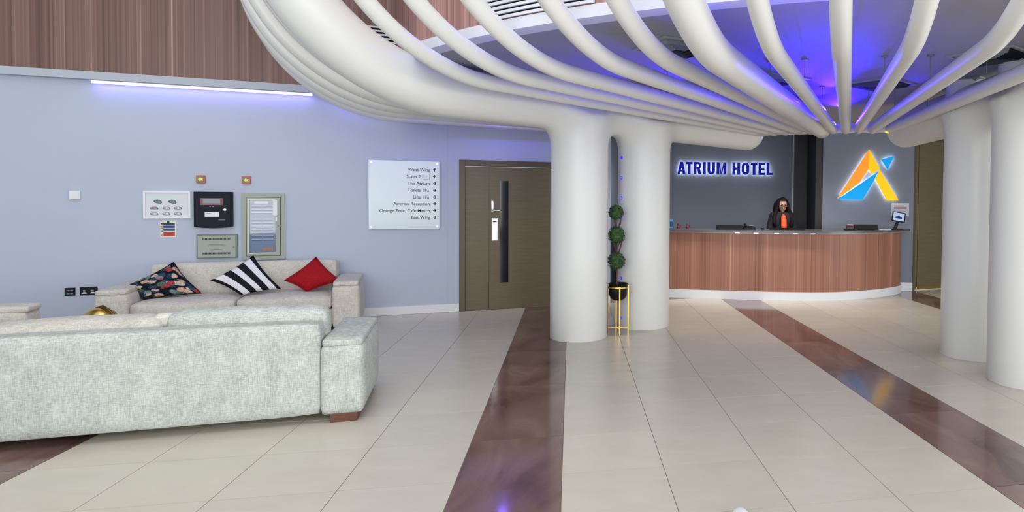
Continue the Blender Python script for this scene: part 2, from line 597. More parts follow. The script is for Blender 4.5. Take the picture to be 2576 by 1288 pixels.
# ------------------------------------------------------------------ doors
d1 = struct(link('door_1', None)); d1.location = wp(D0); d1.rotation_euler = (0, 0, WANG)
W1 = D1 - D0
bm = bmesh.new()
box(bm, 0, 0.075, -0.035, 0.06, 0, 2.034, 0.004)
box(bm, W1 - 0.075, W1, -0.035, 0.06, 0, 2.034, 0.004)
box(bm, 0.075, W1 - 0.075, -0.035, 0.06, 1.955, 2.034, 0.004)
finish('door_frame', bm, M_doorframe, d1)
bm = bmesh.new(); box(bm, 0.08, 0.386, 0.005, 0.05, 0.008, 1.95, 0.002)
finish('side_leaf', bm, M_door, d1)
x0, x1 = 0.39, W1 - 0.08
v0, v1 = 0.526, 0.646
bm = bmesh.new()
for q in ((x0, v0, 0.008, 1.95), (v1, x1, 0.008, 1.95), (v0, v1, 0.008, 0.364), (v0, v1, 1.762, 1.95)):
    box(bm, q[0], q[1], 0.0, 0.05, q[2], q[3])
lf = finish('door_leaf', bm, M_door, d1)
bm = bmesh.new(); box(bm, v0, v1, 0.014, 0.034, 0.364, 1.762)
finish('vision_pane', bm, M_glassdark, lf)
bm = bmesh.new()
box(bm, 0.418, 0.452, -0.012, 0.0, 1.33, 1.49, 0.003)
tube(bm, [(0.435, -0.01, 1.36), (0.435, -0.055, 1.36), (0.52, -0.06, 1.355)], 0.011, 10)
finish('door_handle', bm, M_chrome, lf, True, 40)
bm = bmesh.new(); box(bm, 0.422, 0.50, -0.006, 0.0, 0.945, 1.25, 0.002)
pl = finish('push_plate', bm, M_chrome, lf)
bm = bmesh.new()
box(bm, 0.436, 0.486, -0.0075, -0.0055, 1.195, 1.212)
finish('plate_lettering', bm, M_text, lf)

d2 = struct(link('door_2', None)); d2.location = (DR0.x, DR0.y, 0); d2.rotation_euler = (0, 0, atan2(DDR.y, DDR.x))
bm = bmesh.new()
box(bm, 0.0, 0.07, 0.0, 0.12, 0, 2.62, 0.003); box(bm, 1.68, 1.75, 0.0, 0.12, 0, 2.62, 0.003); box(bm, 0.07, 1.68, 0.0, 0.12, 2.55, 2.62, 0.003)
finish('door_frame', bm, M_doorframe, d2)
bm = bmesh.new(); box(bm, 0.075, 0.16, 0.05, 0.1, 0.01, 2.545)
finish('side_leaf', bm, M_door, d2)
bm = bmesh.new(); box(bm, 0.165, 1.675, 0.045, 0.1, 0.05, 2.545)
finish('door_leaf', bm, M_door, d2)
bm = bmesh.new(); box(bm, 0.165, 1.675, 0.035, 0.045, 0.012, 0.05)
finish('kick_strip', bm, M_gold, d2)

# ------------------------------------------------------------------ ribbed canopy on paired columns
R0, Z0, SL, R1, RF, RZ = 2.835, 2.474, 0.015, 6.951, 1.584, 1.504


def zprof(r):
    z = Z0 + SL * (r - R0)
    if r > R1:
        q = min(1.0, (r - R1) / RF)
        z += RZ * (1 - sqrt(max(0.0, 1 - q * q)))
    return z


def profile(ra, n=40, top=6.15):
    pts = [(ra + (R1 - ra) * i / 14, zprof(ra + (R1 - ra) * i / 14)) for i in range(15)]
    for i in range(1, n + 1):
        a = (pi / 2) * i / n
        r = R1 + RF * sin(a)
        pts.append((r, Z0 + SL * (r - R0) + RZ * (1 - cos(a))))
    pts.append((pts[-1][0], top))
    return pts


canopy = thing('ribbed_canopy', 'huge white canopy of curved tubular ribs on four round columns over reception', 'canopy', (C.x, C.y, 0))


def rib_mesh(rad, ra, squash=1.15):
    bm = bmesh.new()
    tube(bm, [(r, 0, z) for r, z in profile(ra)], rad, 16, up=(0, 1, 0))
    bmesh.ops.recalc_face_normals(bm, faces=bm.faces)
    me = bpy.data.meshes.new('rib'); bm.to_mesh(me); bm.free()
    for p in me.polygons:
        p.use_smooth = True
    me.materials.append(M_white)
    return me


RIB = rib_mesh(0.066, 2.62)
THIN = [204.6, 208.3, 212.0, 215.7, 219.6, 230.8, 234.6, 238.3, 242.6, 246.0, 252.3, 255.8, 259.3, 263.2, 268.0, 279.0, 283.0]
for th in THIN:
    o = link('rib', RIB, canopy); o.rotation_euler = (0, 0, radians(th))
MID = rib_mesh(0.118, 2.62)
o = link('thick_rib', MID, canopy); o.rotation_euler = (0, 0, radians(249.1))
o['label'] = 'thicker rib with a rounded lower end'


# main ribs blended into their column pairs: signed distance field, meshed by surface nets
def surface_nets(F, org, h):
    s = F < 0
    nx, ny, nz = F.shape
    acc = np.zeros((nx - 1, ny - 1, nz - 1, 3)); cnt = np.zeros((nx - 1, ny - 1, nz - 1))
    off = [(i, j, k) for i in (0, 1) for j in (0, 1) for k in (0, 1)]
    def sl(o):
        return F[o[0]:nx - 1 + o[0], o[1]:ny - 1 + o[1], o[2]:nz - 1 + o[2]]
    for a in off:
        for ax in range(3):
            if a[ax] == 0:
                b = list(a); b[ax] = 1
                fa, fb = sl(a), sl(b)
                m = (fa < 0) != (fb < 0)
                t = np.where(m, fa / np.where(m, fa - fb, 1), 0)
                for d in range(3):
                    acc[..., d] += np.where(m, a[d] + (t if d == ax else 0), 0)
                cnt += m
    idx = -np.ones(cnt.shape, int)
    sel = cnt > 0
    idx[sel] = np.arange(sel.sum())
    ijk = np.argwhere(sel)
    V = (acc[sel] / cnt[sel][:, None] + ijk) * h + org
    faces = []
    for ax in range(3):
        sa = [slice(None)] * 3; sb = [slice(None)] * 3
        sa[ax] = slice(0, -1); sb[ax] = slice(1, None)
        ch = s[tuple(sa)] != s[tuple(sb)]
        u, v = [(1, 2), (2, 0), (0, 1)][ax]
        for e in np.argwhere(ch):
            if e[u] == 0 or e[v] == 0 or e[u] >= idx.shape[u] or e[v] >= idx.shape[v] or e[ax] >= idx.shape[ax]:
                continue
            q = []
            for du, dv in ((1, 1), (0, 1), (0, 0), (1, 0)):
                c_ = e.copy(); c_[u] -= du; c_[v] -= dv
                q.append(int(idx[tuple(c_)]))
            if min(q) < 0:
                continue
            if not s[tuple(e)]:
                q = q[::-1]
            faces.append(q)
    return V, faces


RC1, RC2, RCOL, RMAIN = 5.477, 4.53, 0.316, 0.24
h = 0.04
gr = np.arange(2.1, 8.95, h); gw = np.arange(-0.44, 0.45, h); gz = np.arange(1.80, 4.25, h)
X, Wg, Z = np.meshgrid(gr, gw, gz, indexing='ij')
prof = [p_ for p_ in profile(2.62, 24, 4.9)]
dist = np.full(X.shape, 9.0)
for (ra, za), (rb, zb) in zip(prof[:-1], prof[1:]):
    dx, dz = rb - ra, zb - za
    t = np.clip(((X - ra) * dx + (Z - za) * dz) / (dx * dx + dz * dz), 0, 1)
    dist = np.minimum(dist, np.sqrt((X - ra - t * dx) ** 2 + Wg ** 2 + (Z - za - t * dz) ** 2))
F = dist - RMAIN


def smin(a, b, k):
    hh = np.clip(0.5 + 0.5 * (b - a) / k, 0, 1)
    return b + (a - b) * hh - k * hh * (1 - hh)


for rc in (RC1, RC2):
    dc = np.sqrt((X - rc) ** 2 + Wg ** 2) - RCOL
    dcap = np.maximum(dc, Z - 2.42)
    F = smin(F, dcap, 0.20)
V, faces = surface_nets(F, np.array([gr[0], gw[0], gz[0]]), h)
me = bpy.data.meshes.new('main_rib')
me.from_pydata([tuple(v) for v in V], [], faces)
me.update()
bm = bmesh.new(); bm.from_mesh(me)
bmesh.ops.smooth_vert(bm, verts=[v for v in bm.verts if not v.is_boundary], factor=0.5, use_axis_x=True, use_axis_y=True, use_axis_z=True)
bmesh.ops.recalc_face_normals(bm, faces=bm.faces)
bm.to_mesh(me); bm.free()
for p in me.polygons:
    p.use_smooth = True
me.materials.append(M_white)
bm = bmesh.new()
lathe(bm, [(RCOL - 0.004, 0.0), (RCOL, 0.004), (RCOL, 0.9), (RCOL, 1.845)], 64, cap=False)
bmesh.ops.recalc_face_normals(bm, faces=bm.faces)
mc = bpy.data.meshes.new('column'); bm.to_mesh(mc); bm.free()
for p in mc.polygons:
    p.use_smooth = True
mc.materials.append(M_white)
COLS = {}
for th in (224.5, 272.5):
    o = link('main_rib', me, canopy); o.rotation_euler = (0, 0, radians(th))
    o['label'] = 'broad tubular rib flowing down into a pair of columns'
    for rc in (RC1, RC2):
        q = link('column', mc, canopy)
        q.location = (rc * cos(radians(th)), rc * sin(radians(th)), 0)
        COLS[(th, rc)] = q
# blue spotlights set in a line up the inner side of the second column
cx = COLS[(224.5, RC2)]
nd = Vector((-0.80, -0.60)).normalized()
for i in range(9):
    z = 2.024 - 0.2376 * i
    p = nd * RCOL
    bm = bmesh.new()
    R = Matrix.Translation((p.x, p.y, z)) @ Vector((nd.x, nd.y, 0)).to_track_quat('Z', 'Y').to_matrix().to_4x4()
    q = bmesh.ops.create_cone(bm, cap_ends=True, segments=18, radius1=0.022, radius2=0.018, depth=0.012)
    bmesh.ops.transform(bm, matrix=R, verts=q['verts'])
    ld = finish('led_spotlight', bm, M_leddot, cx)
    if z < 2.0:
        bm = bmesh.new()
        q = bmesh.ops.create_cone(bm, cap_ends=True, segments=12, radius1=0.009, radius2=0.008, depth=0.016)
        bmesh.ops.transform(bm, matrix=R, verts=q['verts'])
        ld.data.materials.append(M_ledcore)
        k = bmesh.new(); k.from_mesh(ld.data)
        t_ = bpy.data.meshes.new('t'); bm.to_mesh(t_); bm.free()
        n0 = len(k.faces); k.from_mesh(t_); k.faces.ensure_lookup_table()
        for f in k.faces[n0:]:
            f.material_index = 1
        k.to_mesh(ld.data); k.free(); bpy.data.meshes.remove(t_)
# short posts tying the right-hand pair up to the soffit
for r in (4.27, 5.33):
    bm = bmesh.new()
    a = radians(272.5)
    lathe(bm, [(0.205, 2.5), (0.205, ZS - 0.001)], 40, (r * cos(a), r * sin(a), 0), cap=False)
    finish('upper_post', bm, M_white, canopy, True)
# hub band joining the inner ends
bm = bmesh.new()
n = 60
A_ = []
for i in range(n + 1):
    th = radians(200 + 92 * i / n)
    A_.append([bm.verts.new((r * cos(th), r * sin(th), z)) for r, z in ((2.56, 2.425), (2.64, 2.415), (2.64, 2.54), (2.56, 2.54))])
for a, b in zip(A_[:-1], A_[1:]):
    for k in range(4):
        bm.faces.new((a[k], a[(k + 1) % 4], b[(k + 1) % 4], b[k]))
bm.faces.new(A_[0]); bm.faces.new(A_[-1])
finish('hub_ring', bm, M_white, canopy, True, 40)
for th in THIN + [249.1]:
    if th < 226 or th > 270:
        continue
    for r in (4.05, 5.55):
        a = radians(th); x, y = r * cos(a), r * sin(a)
        bm = bmesh.new()
        tube(bm, [(x, y, zprof(r) + 0.05), (x, y, ZS - 0.004)], 0.0045, 6)
        lathe(bm, [(0.03, ZS - 0.012), (0.03, ZS - 0.001)], 12, (x, y, 0))
        finish('suspension_rod', bm, M_greymetal2, canopy)
bm = bmesh.new(); ell(bm, (cp(2.66, 267.2).x - C.x, cp(2.66, 267.2).y - C.y, 2.425), (0.03, 0.03, 0.016), 14, 8)
o = finish('downlight', bm, mat('yellow_lamp', (0.5, 0.45, 0.05, 1), 0.4, emit=(0.9, 0.75, 0.04, 1), estr=1.2), canopy)
o['label'] = 'small yellow lamp under the hub ring'

# blue uplighters standing between the ribs at the hub, and blue strips lying in the gaps between ribs
def blue_spot(r, th, z, el, pw, cone):
    """small blue spot tilted up by el degrees, throwing its beam outwards along the gap between two ribs"""
    p = cp(r, th, z); d = cp(1.0, th, 0) - cp(0.0, th, 0)
    d = Vector((d.x * cos(radians(el)), d.y * cos(radians(el)), sin(radians(el))))
    l = bpy.data.lights.new('blue_uplight', 'SPOT'); l.energy = pw; l.color = BLUE
    l.spot_size = radians(cone); l.spot_blend = 1.0; l.shadow_soft_size = 0.012
    o = bpy.data.objects.new('blue_uplight', l); COL.objects.link(o); o.location = p
    o.rotation_euler = d.to_track_quat('-Z', 'Y').to_euler()


for th, row in ((253.6, ((2.0, 1100, 40), (3.6, 640, 38))), (250.7, ((3.0, 260, 34), (4.2, 300, 36))), (257.0, ((2.6, 70, 12), (4.2, 110, 16))),
                (247.5, ((3.8, 110, 34),)), (244.6, ((4.4, 220, 34),)), (240.8, ((4.5, 245, 34),)), (236.8, ((4.6, 250, 34),)),
                (233.0, ((4.7, 250, 34),)), (229.4, ((4.9, 200, 34),)), (261.4, ((3.6, 16, 24),)), (265.6, ((3.6, 50, 30),)), (270.0, ((3.8, 30, 30),))):
    for r, pw, cone in row:
        blue_spot(r, th, 2.635, 6, pw, cone)
for th, pw in ((232.7, 0.7), (236.4, 0.7), (240.4, 0.7), (244.3, 0.7), (250.7, 0.8), (254.0, 0.9), (257.5, 0.8), (261.2, 0.7), (265.6, 1.0)):
    p = cp(5.2, th, 2.47)
    area('blue_gap_strip', p, (pi, 0, radians(th)), 3.0, 0.03, pw, BLUE)
for p, pw in ((wp(0.75, 0.5, 2.66), 4), (wp(1.7, 0.6, 2.62), 7), (wp(2.6, 0.6, 2.62), 6), (wp(-0.1, 0.28, 2.78), 2)):
    point('blue_wall_wash', p, pw, (0.16, 0.10, 1.0))
# recessed downlights in the soffit along the desk front
for i, (x, od) in enumerate(((-0.35, 'leftmost'), (0.3, 'second from left'), (0.86, 'middle one'), (1.40, 'second from right'), (1.98, 'rightmost'))):
    y = 9.55
    q = thing('recessed_downlight', 'round recessed downlight in the soffit above the desk front, ' + od + ' of five', 'light', (x, y, ZS), 0, 'downlights over the desk front')
    bm = bmesh.new(); lathe(bm, [(0.045, -0.003), (0.06, -0.006), (0.06, -0.001)], 20, cap=False); finish('trim_ring', bm, M_skirt, q, True)
    bm = bmesh.new(); lathe(bm, [(0.0, -0.003), (0.044, -0.003)], 20, cap=False); finish('lens', bm, mat('lamp_lens', (0.9, 0.88, 0.8, 1), 0.4, emit=(1, 0.95, 0.86, 1), estr=2.0), q)
    l = bpy.data.lights.new('downlight_beam', 'SPOT'); l.energy = 85; l.spot_size = radians(140); l.spot_blend = 0.7; l.color = (1, 0.94, 0.86); l.shadow_soft_size = 0.05
    lo = bpy.data.objects.new('downlight_beam', l); COL.objects.link(lo); lo.location = (x, y, ZS - 0.03)

# ------------------------------------------------------------------ grilles and ceiling vents
gl = thing('air_grille', 'wide white louvred grille across the pink wood bulkhead above reception', 'grille', cp(RS, 239, ZL + 0.01))
def arcpart(name, r0, r1, a0, a1, z0, z1, m, n=16):
    bm = bmesh.new(); arcband(bm, r0, r1, a0, a1, z0, z1, n)
    bmesh.ops.translate(bm, verts=bm.verts, vec=-gl.location)
    return finish(name, bm, m, gl)
arcpart('backing', RS - 0.011, RS - 0.004, 234.9, 242.95, ZL + 0.012, ZL + 0.46, M_blackm)
for a0, a1 in ((234.8, 235.0), (242.8, 243.0)):
    arcpart('frame', RS - 0.004, RS + 0.012, a0, a1, ZL + 0.008, ZL + 0.46, M_fascia, 1)
for i in range(12):
    z = ZL + 0.010 + i * 0.0375
    arcpart('slat', RS - 0.004, RS + 0.012, 235.0, 242.8, z, z + 0.021, M_fascia)
g2 = thing('wall_grille', 'small white slatted grille high on the dark wood wall between two ribs', 'grille', wp(0.12, 0.0, 3.40), WANG)
bm = bmesh.new(); box(bm, 0, 0.55, -0.006, 0.0, 0, 0.30); finish('backing', bm, M_blackm, g2)
bm = bmesh.new(); box(bm, -0.02, 0.0, -0.02, 0.0, 0, 0.30); finish('frame', bm, M_fascia, g2)
bm = bmesh.new(); box(bm, 0.55, 0.57, -0.02, 0.0, 0, 0.30); finish('frame', bm, M_fascia, g2)
for i in range(7):
    bm = bmesh.new(); box(bm, 0, 0.55, -0.02, -0.006, i * 0.046, i * 0.046 + 0.02); finish('slat', bm, M_fascia, g2)
sb = thing('wall_sensor', 'tiny white box in the dark wood corner behind the ribs', 'sensor', wp(0.40, 0.0, 3.70), WANG)
bm = bmesh.new(); box(bm, -0.05, 0.02, -0.06, 0.0, 0, 0.10, 0.008); finish('body', bm, M_skirt, sb)
bm = bmesh.new(); box(bm, -0.03, 0.0, -0.066, -0.059, 0.03, 0.07); finish('lens', bm, M_greymetal, sb)


def make_vent():
    v = thing('ceiling_vent', '', 'vent', (0, 0, ZS))
    s = 0.28
    bm = bmesh.new()
    for q in ((-s, s, -s, -s + .03), (-s, s, s - .03, s), (-s, -s + .03, -s + .03, s - .03), (s - .03, s, -s + .03, s - .03)):
        box(bm, q[0], q[1], q[2], q[3], -0.014, -0.001)
    finish('frame', bm, M_greymetal, v)
    bm = bmesh.new(); box(bm, -s + .03, s - .03, -s + .03, s - .03, -0.006, -0.002); finish('backing', bm, M_blackm, v)
    for k in range(4):
        a = s - 0.045 - k * 0.052
        b = a - 0.03
        bm = bmesh.new()
        o_ = [bm.verts.new((x * a, y * a, -0.007)) for x, y in ((-1, -1), (1, -1), (1, 1), (-1, 1))]
        i_ = [bm.verts.new((x * b, y * b, -0.040)) for x, y in ((-1, -1), (1, -1), (1, 1), (-1, 1))]
        for j in range(4):
            bm.faces.new((o_[j], o_[(j + 1) % 4], i_[(j + 1) % 4], i_[j]))
        q = bmesh.ops.solidify(bm, geom=bm.faces[:], thickness=0.004)
        finish('louvre', bm, M_greymetal, v)
    return v


v0_ = make_vent()
for i, (x, y, rz, lb) in enumerate(((2.08, 7.05, 42, 'square ceiling vent just right of the vertical front rib'),
                                    (-0.06, 5.40, 30, 'square ceiling vent left of the thicker rib, near the fascia'),
                                    (2.62, 5.62, 42, 'square ceiling vent nearest the top right corner'),
                                    (0.92, 6.85, 35, 'square ceiling vent half hidden right of the thicker rib'),
                                    (2.95, 6.95, 42, 'square ceiling vent above the right-hand columns'))):
    v = v0_ if i == 0 else copy_tree(v0_)
    v.location = (x, y, ZS); v.rotation_euler = (0, 0, radians(rz)); v['label'] = lb; v['group'] = 'ceiling vents over reception'

# ------------------------------------------------------------------ led strip below the ledge
ls = thing('led_strip', 'glowing blue-white light strip under the ledge of the left wall', 'light', wp(-2.643, 0.05, 2.78), WANG)
bm = bmesh.new(); box(bm, 0, 2.133, -0.014, 0.014, 0.010, 0.019); finish('channel', bm, M_greymetal, ls)
bm = bmesh.new(); box(bm, 0, 2.133, -0.014, 0.014, -0.018, 0.010, 0.008, 3); finish('diffuser', bm, M_led, ls)
l = area('led_strip_glow', wp(-1.576, 0.05, 2.757), (0, 0, WANG), 2.1, 0.03, 2.6, (0.22, 0.18, 1.0))

# ------------------------------------------------------------------ things on the left wall
def wthing(name, label, cat, t, z, group=None, off=0.0):
    return thing(name, label, cat, wp(t, off, z), WANG, group)


def wbox(name, par, m, x0, x1, z0, z1, y0, y1, bev=0.0):
    bm = bmesh.new(); box(bm, x0, x1, -y1, -y0, z0, z1, bev); return finish(name, bm, m, par)


o = wthing('thermostat', 'small square white sensor box alone at the left of the blue wall', 'sensor', -2.86, 1.477)
wbox('body', o, M_skirt, 0, 0.095, 0, 0.095, 0.0, 0.03, 0.004)
wbox('cover', o, M_paper, 0.006, 0.089, 0.006, 0.089, 0.03, 0.036, 0.003)

for t, z, lb in ((-1.704, 1.676, 'red fire alarm beacon with lime arrow above the black control panel'), (-1.253, 1.674, 'red fire alarm beacon with lime arrow above the glazed grey cabinet')):
    o = wthing('fire_beacon', lb, 'alarm', t, z, 'fire alarm beacons on the wall')
    wbox('body', o, M_fire, 0, 0.086, 0, 0.09, 0, 0.028, 0.004)
    wbox('window', o, M_olive, 0.013, 0.073, 0.014, 0.076, 0.028, 0.032)
    bm = bmesh.new()
    prism(bm, [(0.018, 0.045), (0.045, 0.071), (0.045, 0.055), (0.066, 0.062), (0.066, 0.028), (0.045, 0.035), (0.045, 0.019)], -0.0345, -0.032, 'y')
    finish('arrow', bm, M_lime, o)

o = wthing('framed_plan', 'white framed evacuation plan with eight little floor sketches', 'picture', -2.207, 1.265)
Wp, Hp = 0.445, 0.315
bm = bmesh.new()
for q in ((0, Wp, 0, .02), (0, Wp, Hp - .02, Hp), (0, .02, .02, Hp - .02), (Wp - .02, Wp, .02, Hp - .02)):
    box(bm, q[0], q[1], -0.024, 0.0, q[2], q[3])
finish('frame', bm, M_skirt, o)
wbox('sheet', o, mat('plan_sheet', lin(218, 222, 230), 0.5), 0.02, Wp - .02, 0.02, Hp - .02, 0.002, 0.008)
M_sk1 = mat('sketch_outline', lin(88, 98, 120), 0.6); M_sk2 = mat('sketch_fill', lin(150, 168, 186), 0.6); M_sk3 = mat('sketch_teal', lin(110, 130, 140), 0.6); M_sk4 = mat('sketch_red', lin(196, 110, 128), 0.6)
def sketch(cx_, cz_, wd, ht, tilt, fills):
    pts = [(-0.5, -0.12), (-0.42, 0.18), (-0.18, 0.42), (0.12, 0.5), (0.36, 0.32), (0.5, -0.1), (0.44, -0.42), (0.1, -0.5), (-0.3, -0.42)]
    c_, s_ = cos(tilt), sin(tilt)
    def tr(k, dx=0):
        return [(cx_ + (x * k * wd) * c_ - (z * k * ht) * s_ + dx, cz_ + (x * k * wd) * s_ + (z * k * ht) * c_) for x, z in pts]
    bm = bmesh.new(); prism(bm, tr(1.0), -0.0095, -0.008, 'y'); a_ = finish('plan_sketch', bm, M_sk1, o)
    bm = bmesh.new(); prism(bm, tr(0.74), -0.0105, -0.0095, 'y'); finish('plan_fill', bm, fills[0], a_)
    if len(fills) > 1:
        p2 = [(cx_ + x, cz_ + z) for x, z in ((-wd * .34, -ht * .2), (-wd * .1, ht * .26), (-wd * .02, ht * .3), (-wd * .02, -ht * .3))]
        bm = bmesh.new(); prism(bm, p2, -0.0115, -0.0105, 'y'); finish('plan_zone', bm, fills[1], a_)
k = 0.445 / 781
for (px_, pz_, fl) in ((370, 175, [M_sk3]), (610, 175, [M_sk3])):
    sketch((px_ - 135) * k, (505 - pz_) * k * 1.03, 145 * k, 82 * k, -0.2, fl)
for i, px_ in enumerate((305, 505, 697)):
    sketch((px_ - 135) * k, (505 - 302) * k * 1.03, 145 * k, 56 * k, 0.0, [M_sk2, M_sk4] if i == 0 else [M_paper, M_sk2])
    sketch((px_ - 135) * k, (505 - 414) * k * 1.03, 145 * k, 56 * k, 0.0, [M_paper, M_sk2])

o = wthing('safety_notice', 'small paper notice with blue and red bands under the framed plan', 'notice', -2.056, 1.045)
wbox('sheet', o, mat('notice_paper', lin(222, 226, 206), 0.6), 0, 0.148, 0, 0.194, 0.0, 0.003)
M_nb = mat('notice_blue', lin(44, 76, 136), 0.5); M_nn = mat('notice_navy', lin(28, 44, 96), 0.5); M_nr = mat('notice_red', lin(186, 40, 44), 0.5); M_ng = mat('notice_green', lin(70, 150, 90), 0.5); M_np = mat('notice_pink', lin(214, 130, 120), 0.5)
bm = bmesh.new(); box(bm, .062, .088, -.0045, -.003, .168, .186, .002); finish('emblem', bm, M_text, o)
for (x0, x1, z0, z1, m) in ((.006, .138, .150, .163, M_text), (.03, .138, .137, .150, M_nb), (.03, .138, .121, .134, M_nn), (.03, .138, .107, .118, M_nb), (.03, .138, .086, .102, M_nn), (.03, .138, .072, .084, M_nb), (.03, .138, .018, .060, M_nr), (.006, .026, .121, .134, M_np), (.006, .026, .104, .118, M_np), (.006, .026, .066, .084, M_ng), (.006, .026, .018, .034, M_np)):
    wbox('band', o, m, x0, x1, z0, z1, .003, .0045)

o = wthing('control_panel', 'black fire alarm control panel with a small display', 'control panel', -1.721, 1.15, None, 0.003)
bm = bmesh.new()
prism(bm, [(0, 0.018), (0.09, 0.004), (0.188, 0.0), (0.286, 0.004), (0.376, 0.018), (0.376, 0.426), (0, 0.426)], -0.06, 0, 'y')
finish('body', bm, M_panel, o)
bm = bmesh.new(); prism(bm, [(0.02, 0.03), (0.188, 0.02), (0.356, 0.03), (0.356, 0.405), (0.02, 0.405)], -0.066, -0.06, 'y')
finish('door', bm, mat('panel_face', lin(28, 32, 44), 0.5, spec=0.15), o)
wbox('display_bezel', o, mat('bezel_red', lin(120, 70, 84), 0.4), 0.065, 0.285, 0.27, 0.352, 0.066, 0.069)
wbox('screen', o, mat('lcd_grey', lin(108, 122, 122), 0.2), 0.090, 0.262, 0.288, 0.342, 0.069, 0.071)
for x in (.078, .273):
    for z in (.30, .33):
        wbox('indicator', o, M_red, x - .004, x + .004, z - .004, z + .004, .069, .073)
for x in (.160, .190):
    wbox('button', o, M_greymetal, x - .007, x + .007, .250, .258, .066, .070)
bm = bmesh.new(); R = Matrix.Translation((0.307, -0.07, 0.217)) @ Matrix.Rotation(pi / 2, 4, 'X')
q = bmesh.ops.create_cone(bm, cap_ends=True, segments=18, radius1=0.013, radius2=0.013, depth=0.012); bmesh.ops.transform(bm, matrix=R, verts=q['verts'])
finish('lock', bm, M_chrome, o)
lb_ = wbox('name_card', o, M_paper, 0.108, 0.247, 0.134, 0.188, 0.066, 0.068)
wbox('card_lettering', o, M_greytext, 0.12, 0.165, 0.170, 0.176, 0.068, 0.0685)
wbox('maker_plate', o, M_greytext, 0.24, 0.305, 0.092, 0.100, 0.066, 0.0665)

o = wthing('electrical_box', 'low grey metal wall box with two slotted bars under the black panel', 'electrical box', -1.706, 0.793)
wbox('body', o, M_greymetal2, 0, 0.403, 0, 0.281, 0, 0.03, 0.003)
wbox('door', o, M_greymetal, 0.012, 0.386, 0.012, 0.268, 0.03, 0.04, 0.003)
for z in (0.045, 0.218):
    s_ = wbox('vent_bar', o, M_greymetal2, 0.058, 0.338, z, z + 0.026, 0.04, 0.043)
    for j in range(22):
        wbox('slot', s_, M_blackm, 0.064 + j * 0.0123, 0.069 + j * 0.0123, z + 0.005, z + 0.021, 0.043, 0.0436)
for (x0, x1, z) in ((0.125, 0.27, 0.160), (0.115, 0.285, 0.148), (0.135, 0.255, 0.097)):
    wbox('lettering', o, M_greytext, x0, x1, z, z + 0.006, 0.04, 0.0406)
bm = bmesh.new(); R = Matrix.Translation((0.368, -0.043, 0.13)) @ Matrix.Rotation(pi / 2, 4, 'X')
q = bmesh.ops.create_cone(bm, cap_ends=True, segments=14, radius1=0.009, radius2=0.009, depth=0.01); bmesh.ops.transform(bm, matrix=R, verts=q['verts'])
finish('lock', bm, M_greymetal2, o)

o = wthing('document_cabinet', 'tall grey metal wall cabinet with glazed door and rows of labels', 'cabinet', -1.253, 0.762)
Wc, Hc = 0.438, 0.803
wbox('back_box', o, M_greymetal2, 0.01, Wc - .01, 0.01, Hc - .01, 0, 0.006)
bm = bmesh.new()
for q in ((0, Wc, 0, .045), (0, Wc, Hc - .045, Hc), (0, .04, .045, Hc - .045), (Wc - .04, Wc, .045, Hc - .045)):
    box(bm, q[0], q[1], -0.035, 0.0, q[2], q[3])
finish('frame', bm, M_greymetal, o)
bm = bmesh.new()
g = (0.075, 0.345, 0.088, 0.722)
for q in ((.047, Wc - .047, .052, g[2]), (.047, Wc - .047, g[3], Hc - .052), (.047, g[0], g[2], g[3]), (g[1], Wc - .047, g[2], g[3])):
    box(bm, q[0], q[1], -0.044, -0.012, q[2], q[3])
dr = finish('door', bm, M_greymetal, o)
bm = bmesh.new()
for q in ((g[0] - .012, g[1] + .004, g[2] - .012, g[2]), (g[0] - .012, g[1] + .004, g[3], g[3] + .012), (g[0] - .012, g[0], g[2], g[3])):
    box(bm, q[0], q[1], -0.050, -0.044, q[2], q[3])
finish('glazing_bead', bm, mat('bead_cream', lin(206, 210, 192), 0.4), dr)
wbox('chart', o, mat('chart_blue', lin(140, 162, 200), 0.5), g[0], g[1], g[2], g[3], 0.02, 0.026)
M_lab1 = mat('label_pale', lin(190, 212, 236), 0.5); M_lab2 = mat('label_blue', lin(86, 110, 160), 0.5)
wbox('chart_heading', o, M_paper, 0.125, 0.265, 0.675, 0.703, 0.026, 0.027)
for r_ in range(11):
    for c_ in range(2):
        z = 0.655 - r_ * 0.040
        x = 0.093 + c_ * 0.118
        wbox('label_strip', o, M_lab1, x, x + 0.108, z - 0.012, z, 0.026, 0.027)
        wbox('label_strip', o, M_lab2, x, x + 0.108, z - 0.026, z - 0.013, 0.026, 0.027)
wbox('orange_mark', o, mat('orange_mark', lin(216, 150, 120), 0.5), 0.205, 0.318, 0.112, 0.142, 0.026, 0.027)
wbox('pane', dr, mat('clear_pane', (1, 1, 1, 1), 0.03, trans=1.0, spec=0.4), g[0], g[1] - 0.002, g[2], g[3], 0.034, 0.037)
wbox('handle_box', dr, M_paper, 0.318, 0.366, 0.535, 0.715, 0.044, 0.062, 0.005)
wbox('hanging_tag', dr, M_paper, 0.345, 0.36, 0.465, 0.52, 0.044, 0.047)
for x in (0.372, 0.398):
    bm = bmesh.new(); R = Matrix.Translation((x, -0.047, 0.408)) @ Matrix.Rotation(pi / 2, 4, 'X')
    q = bmesh.ops.create_cone(bm, cap_ends=True, segments=14, radius1=0.008, radius2=0.008, depth=0.01); bmesh.ops.transform(bm, matrix=R, verts=q['verts'])
    finish('lock', bm, M_greymetal2, dr)

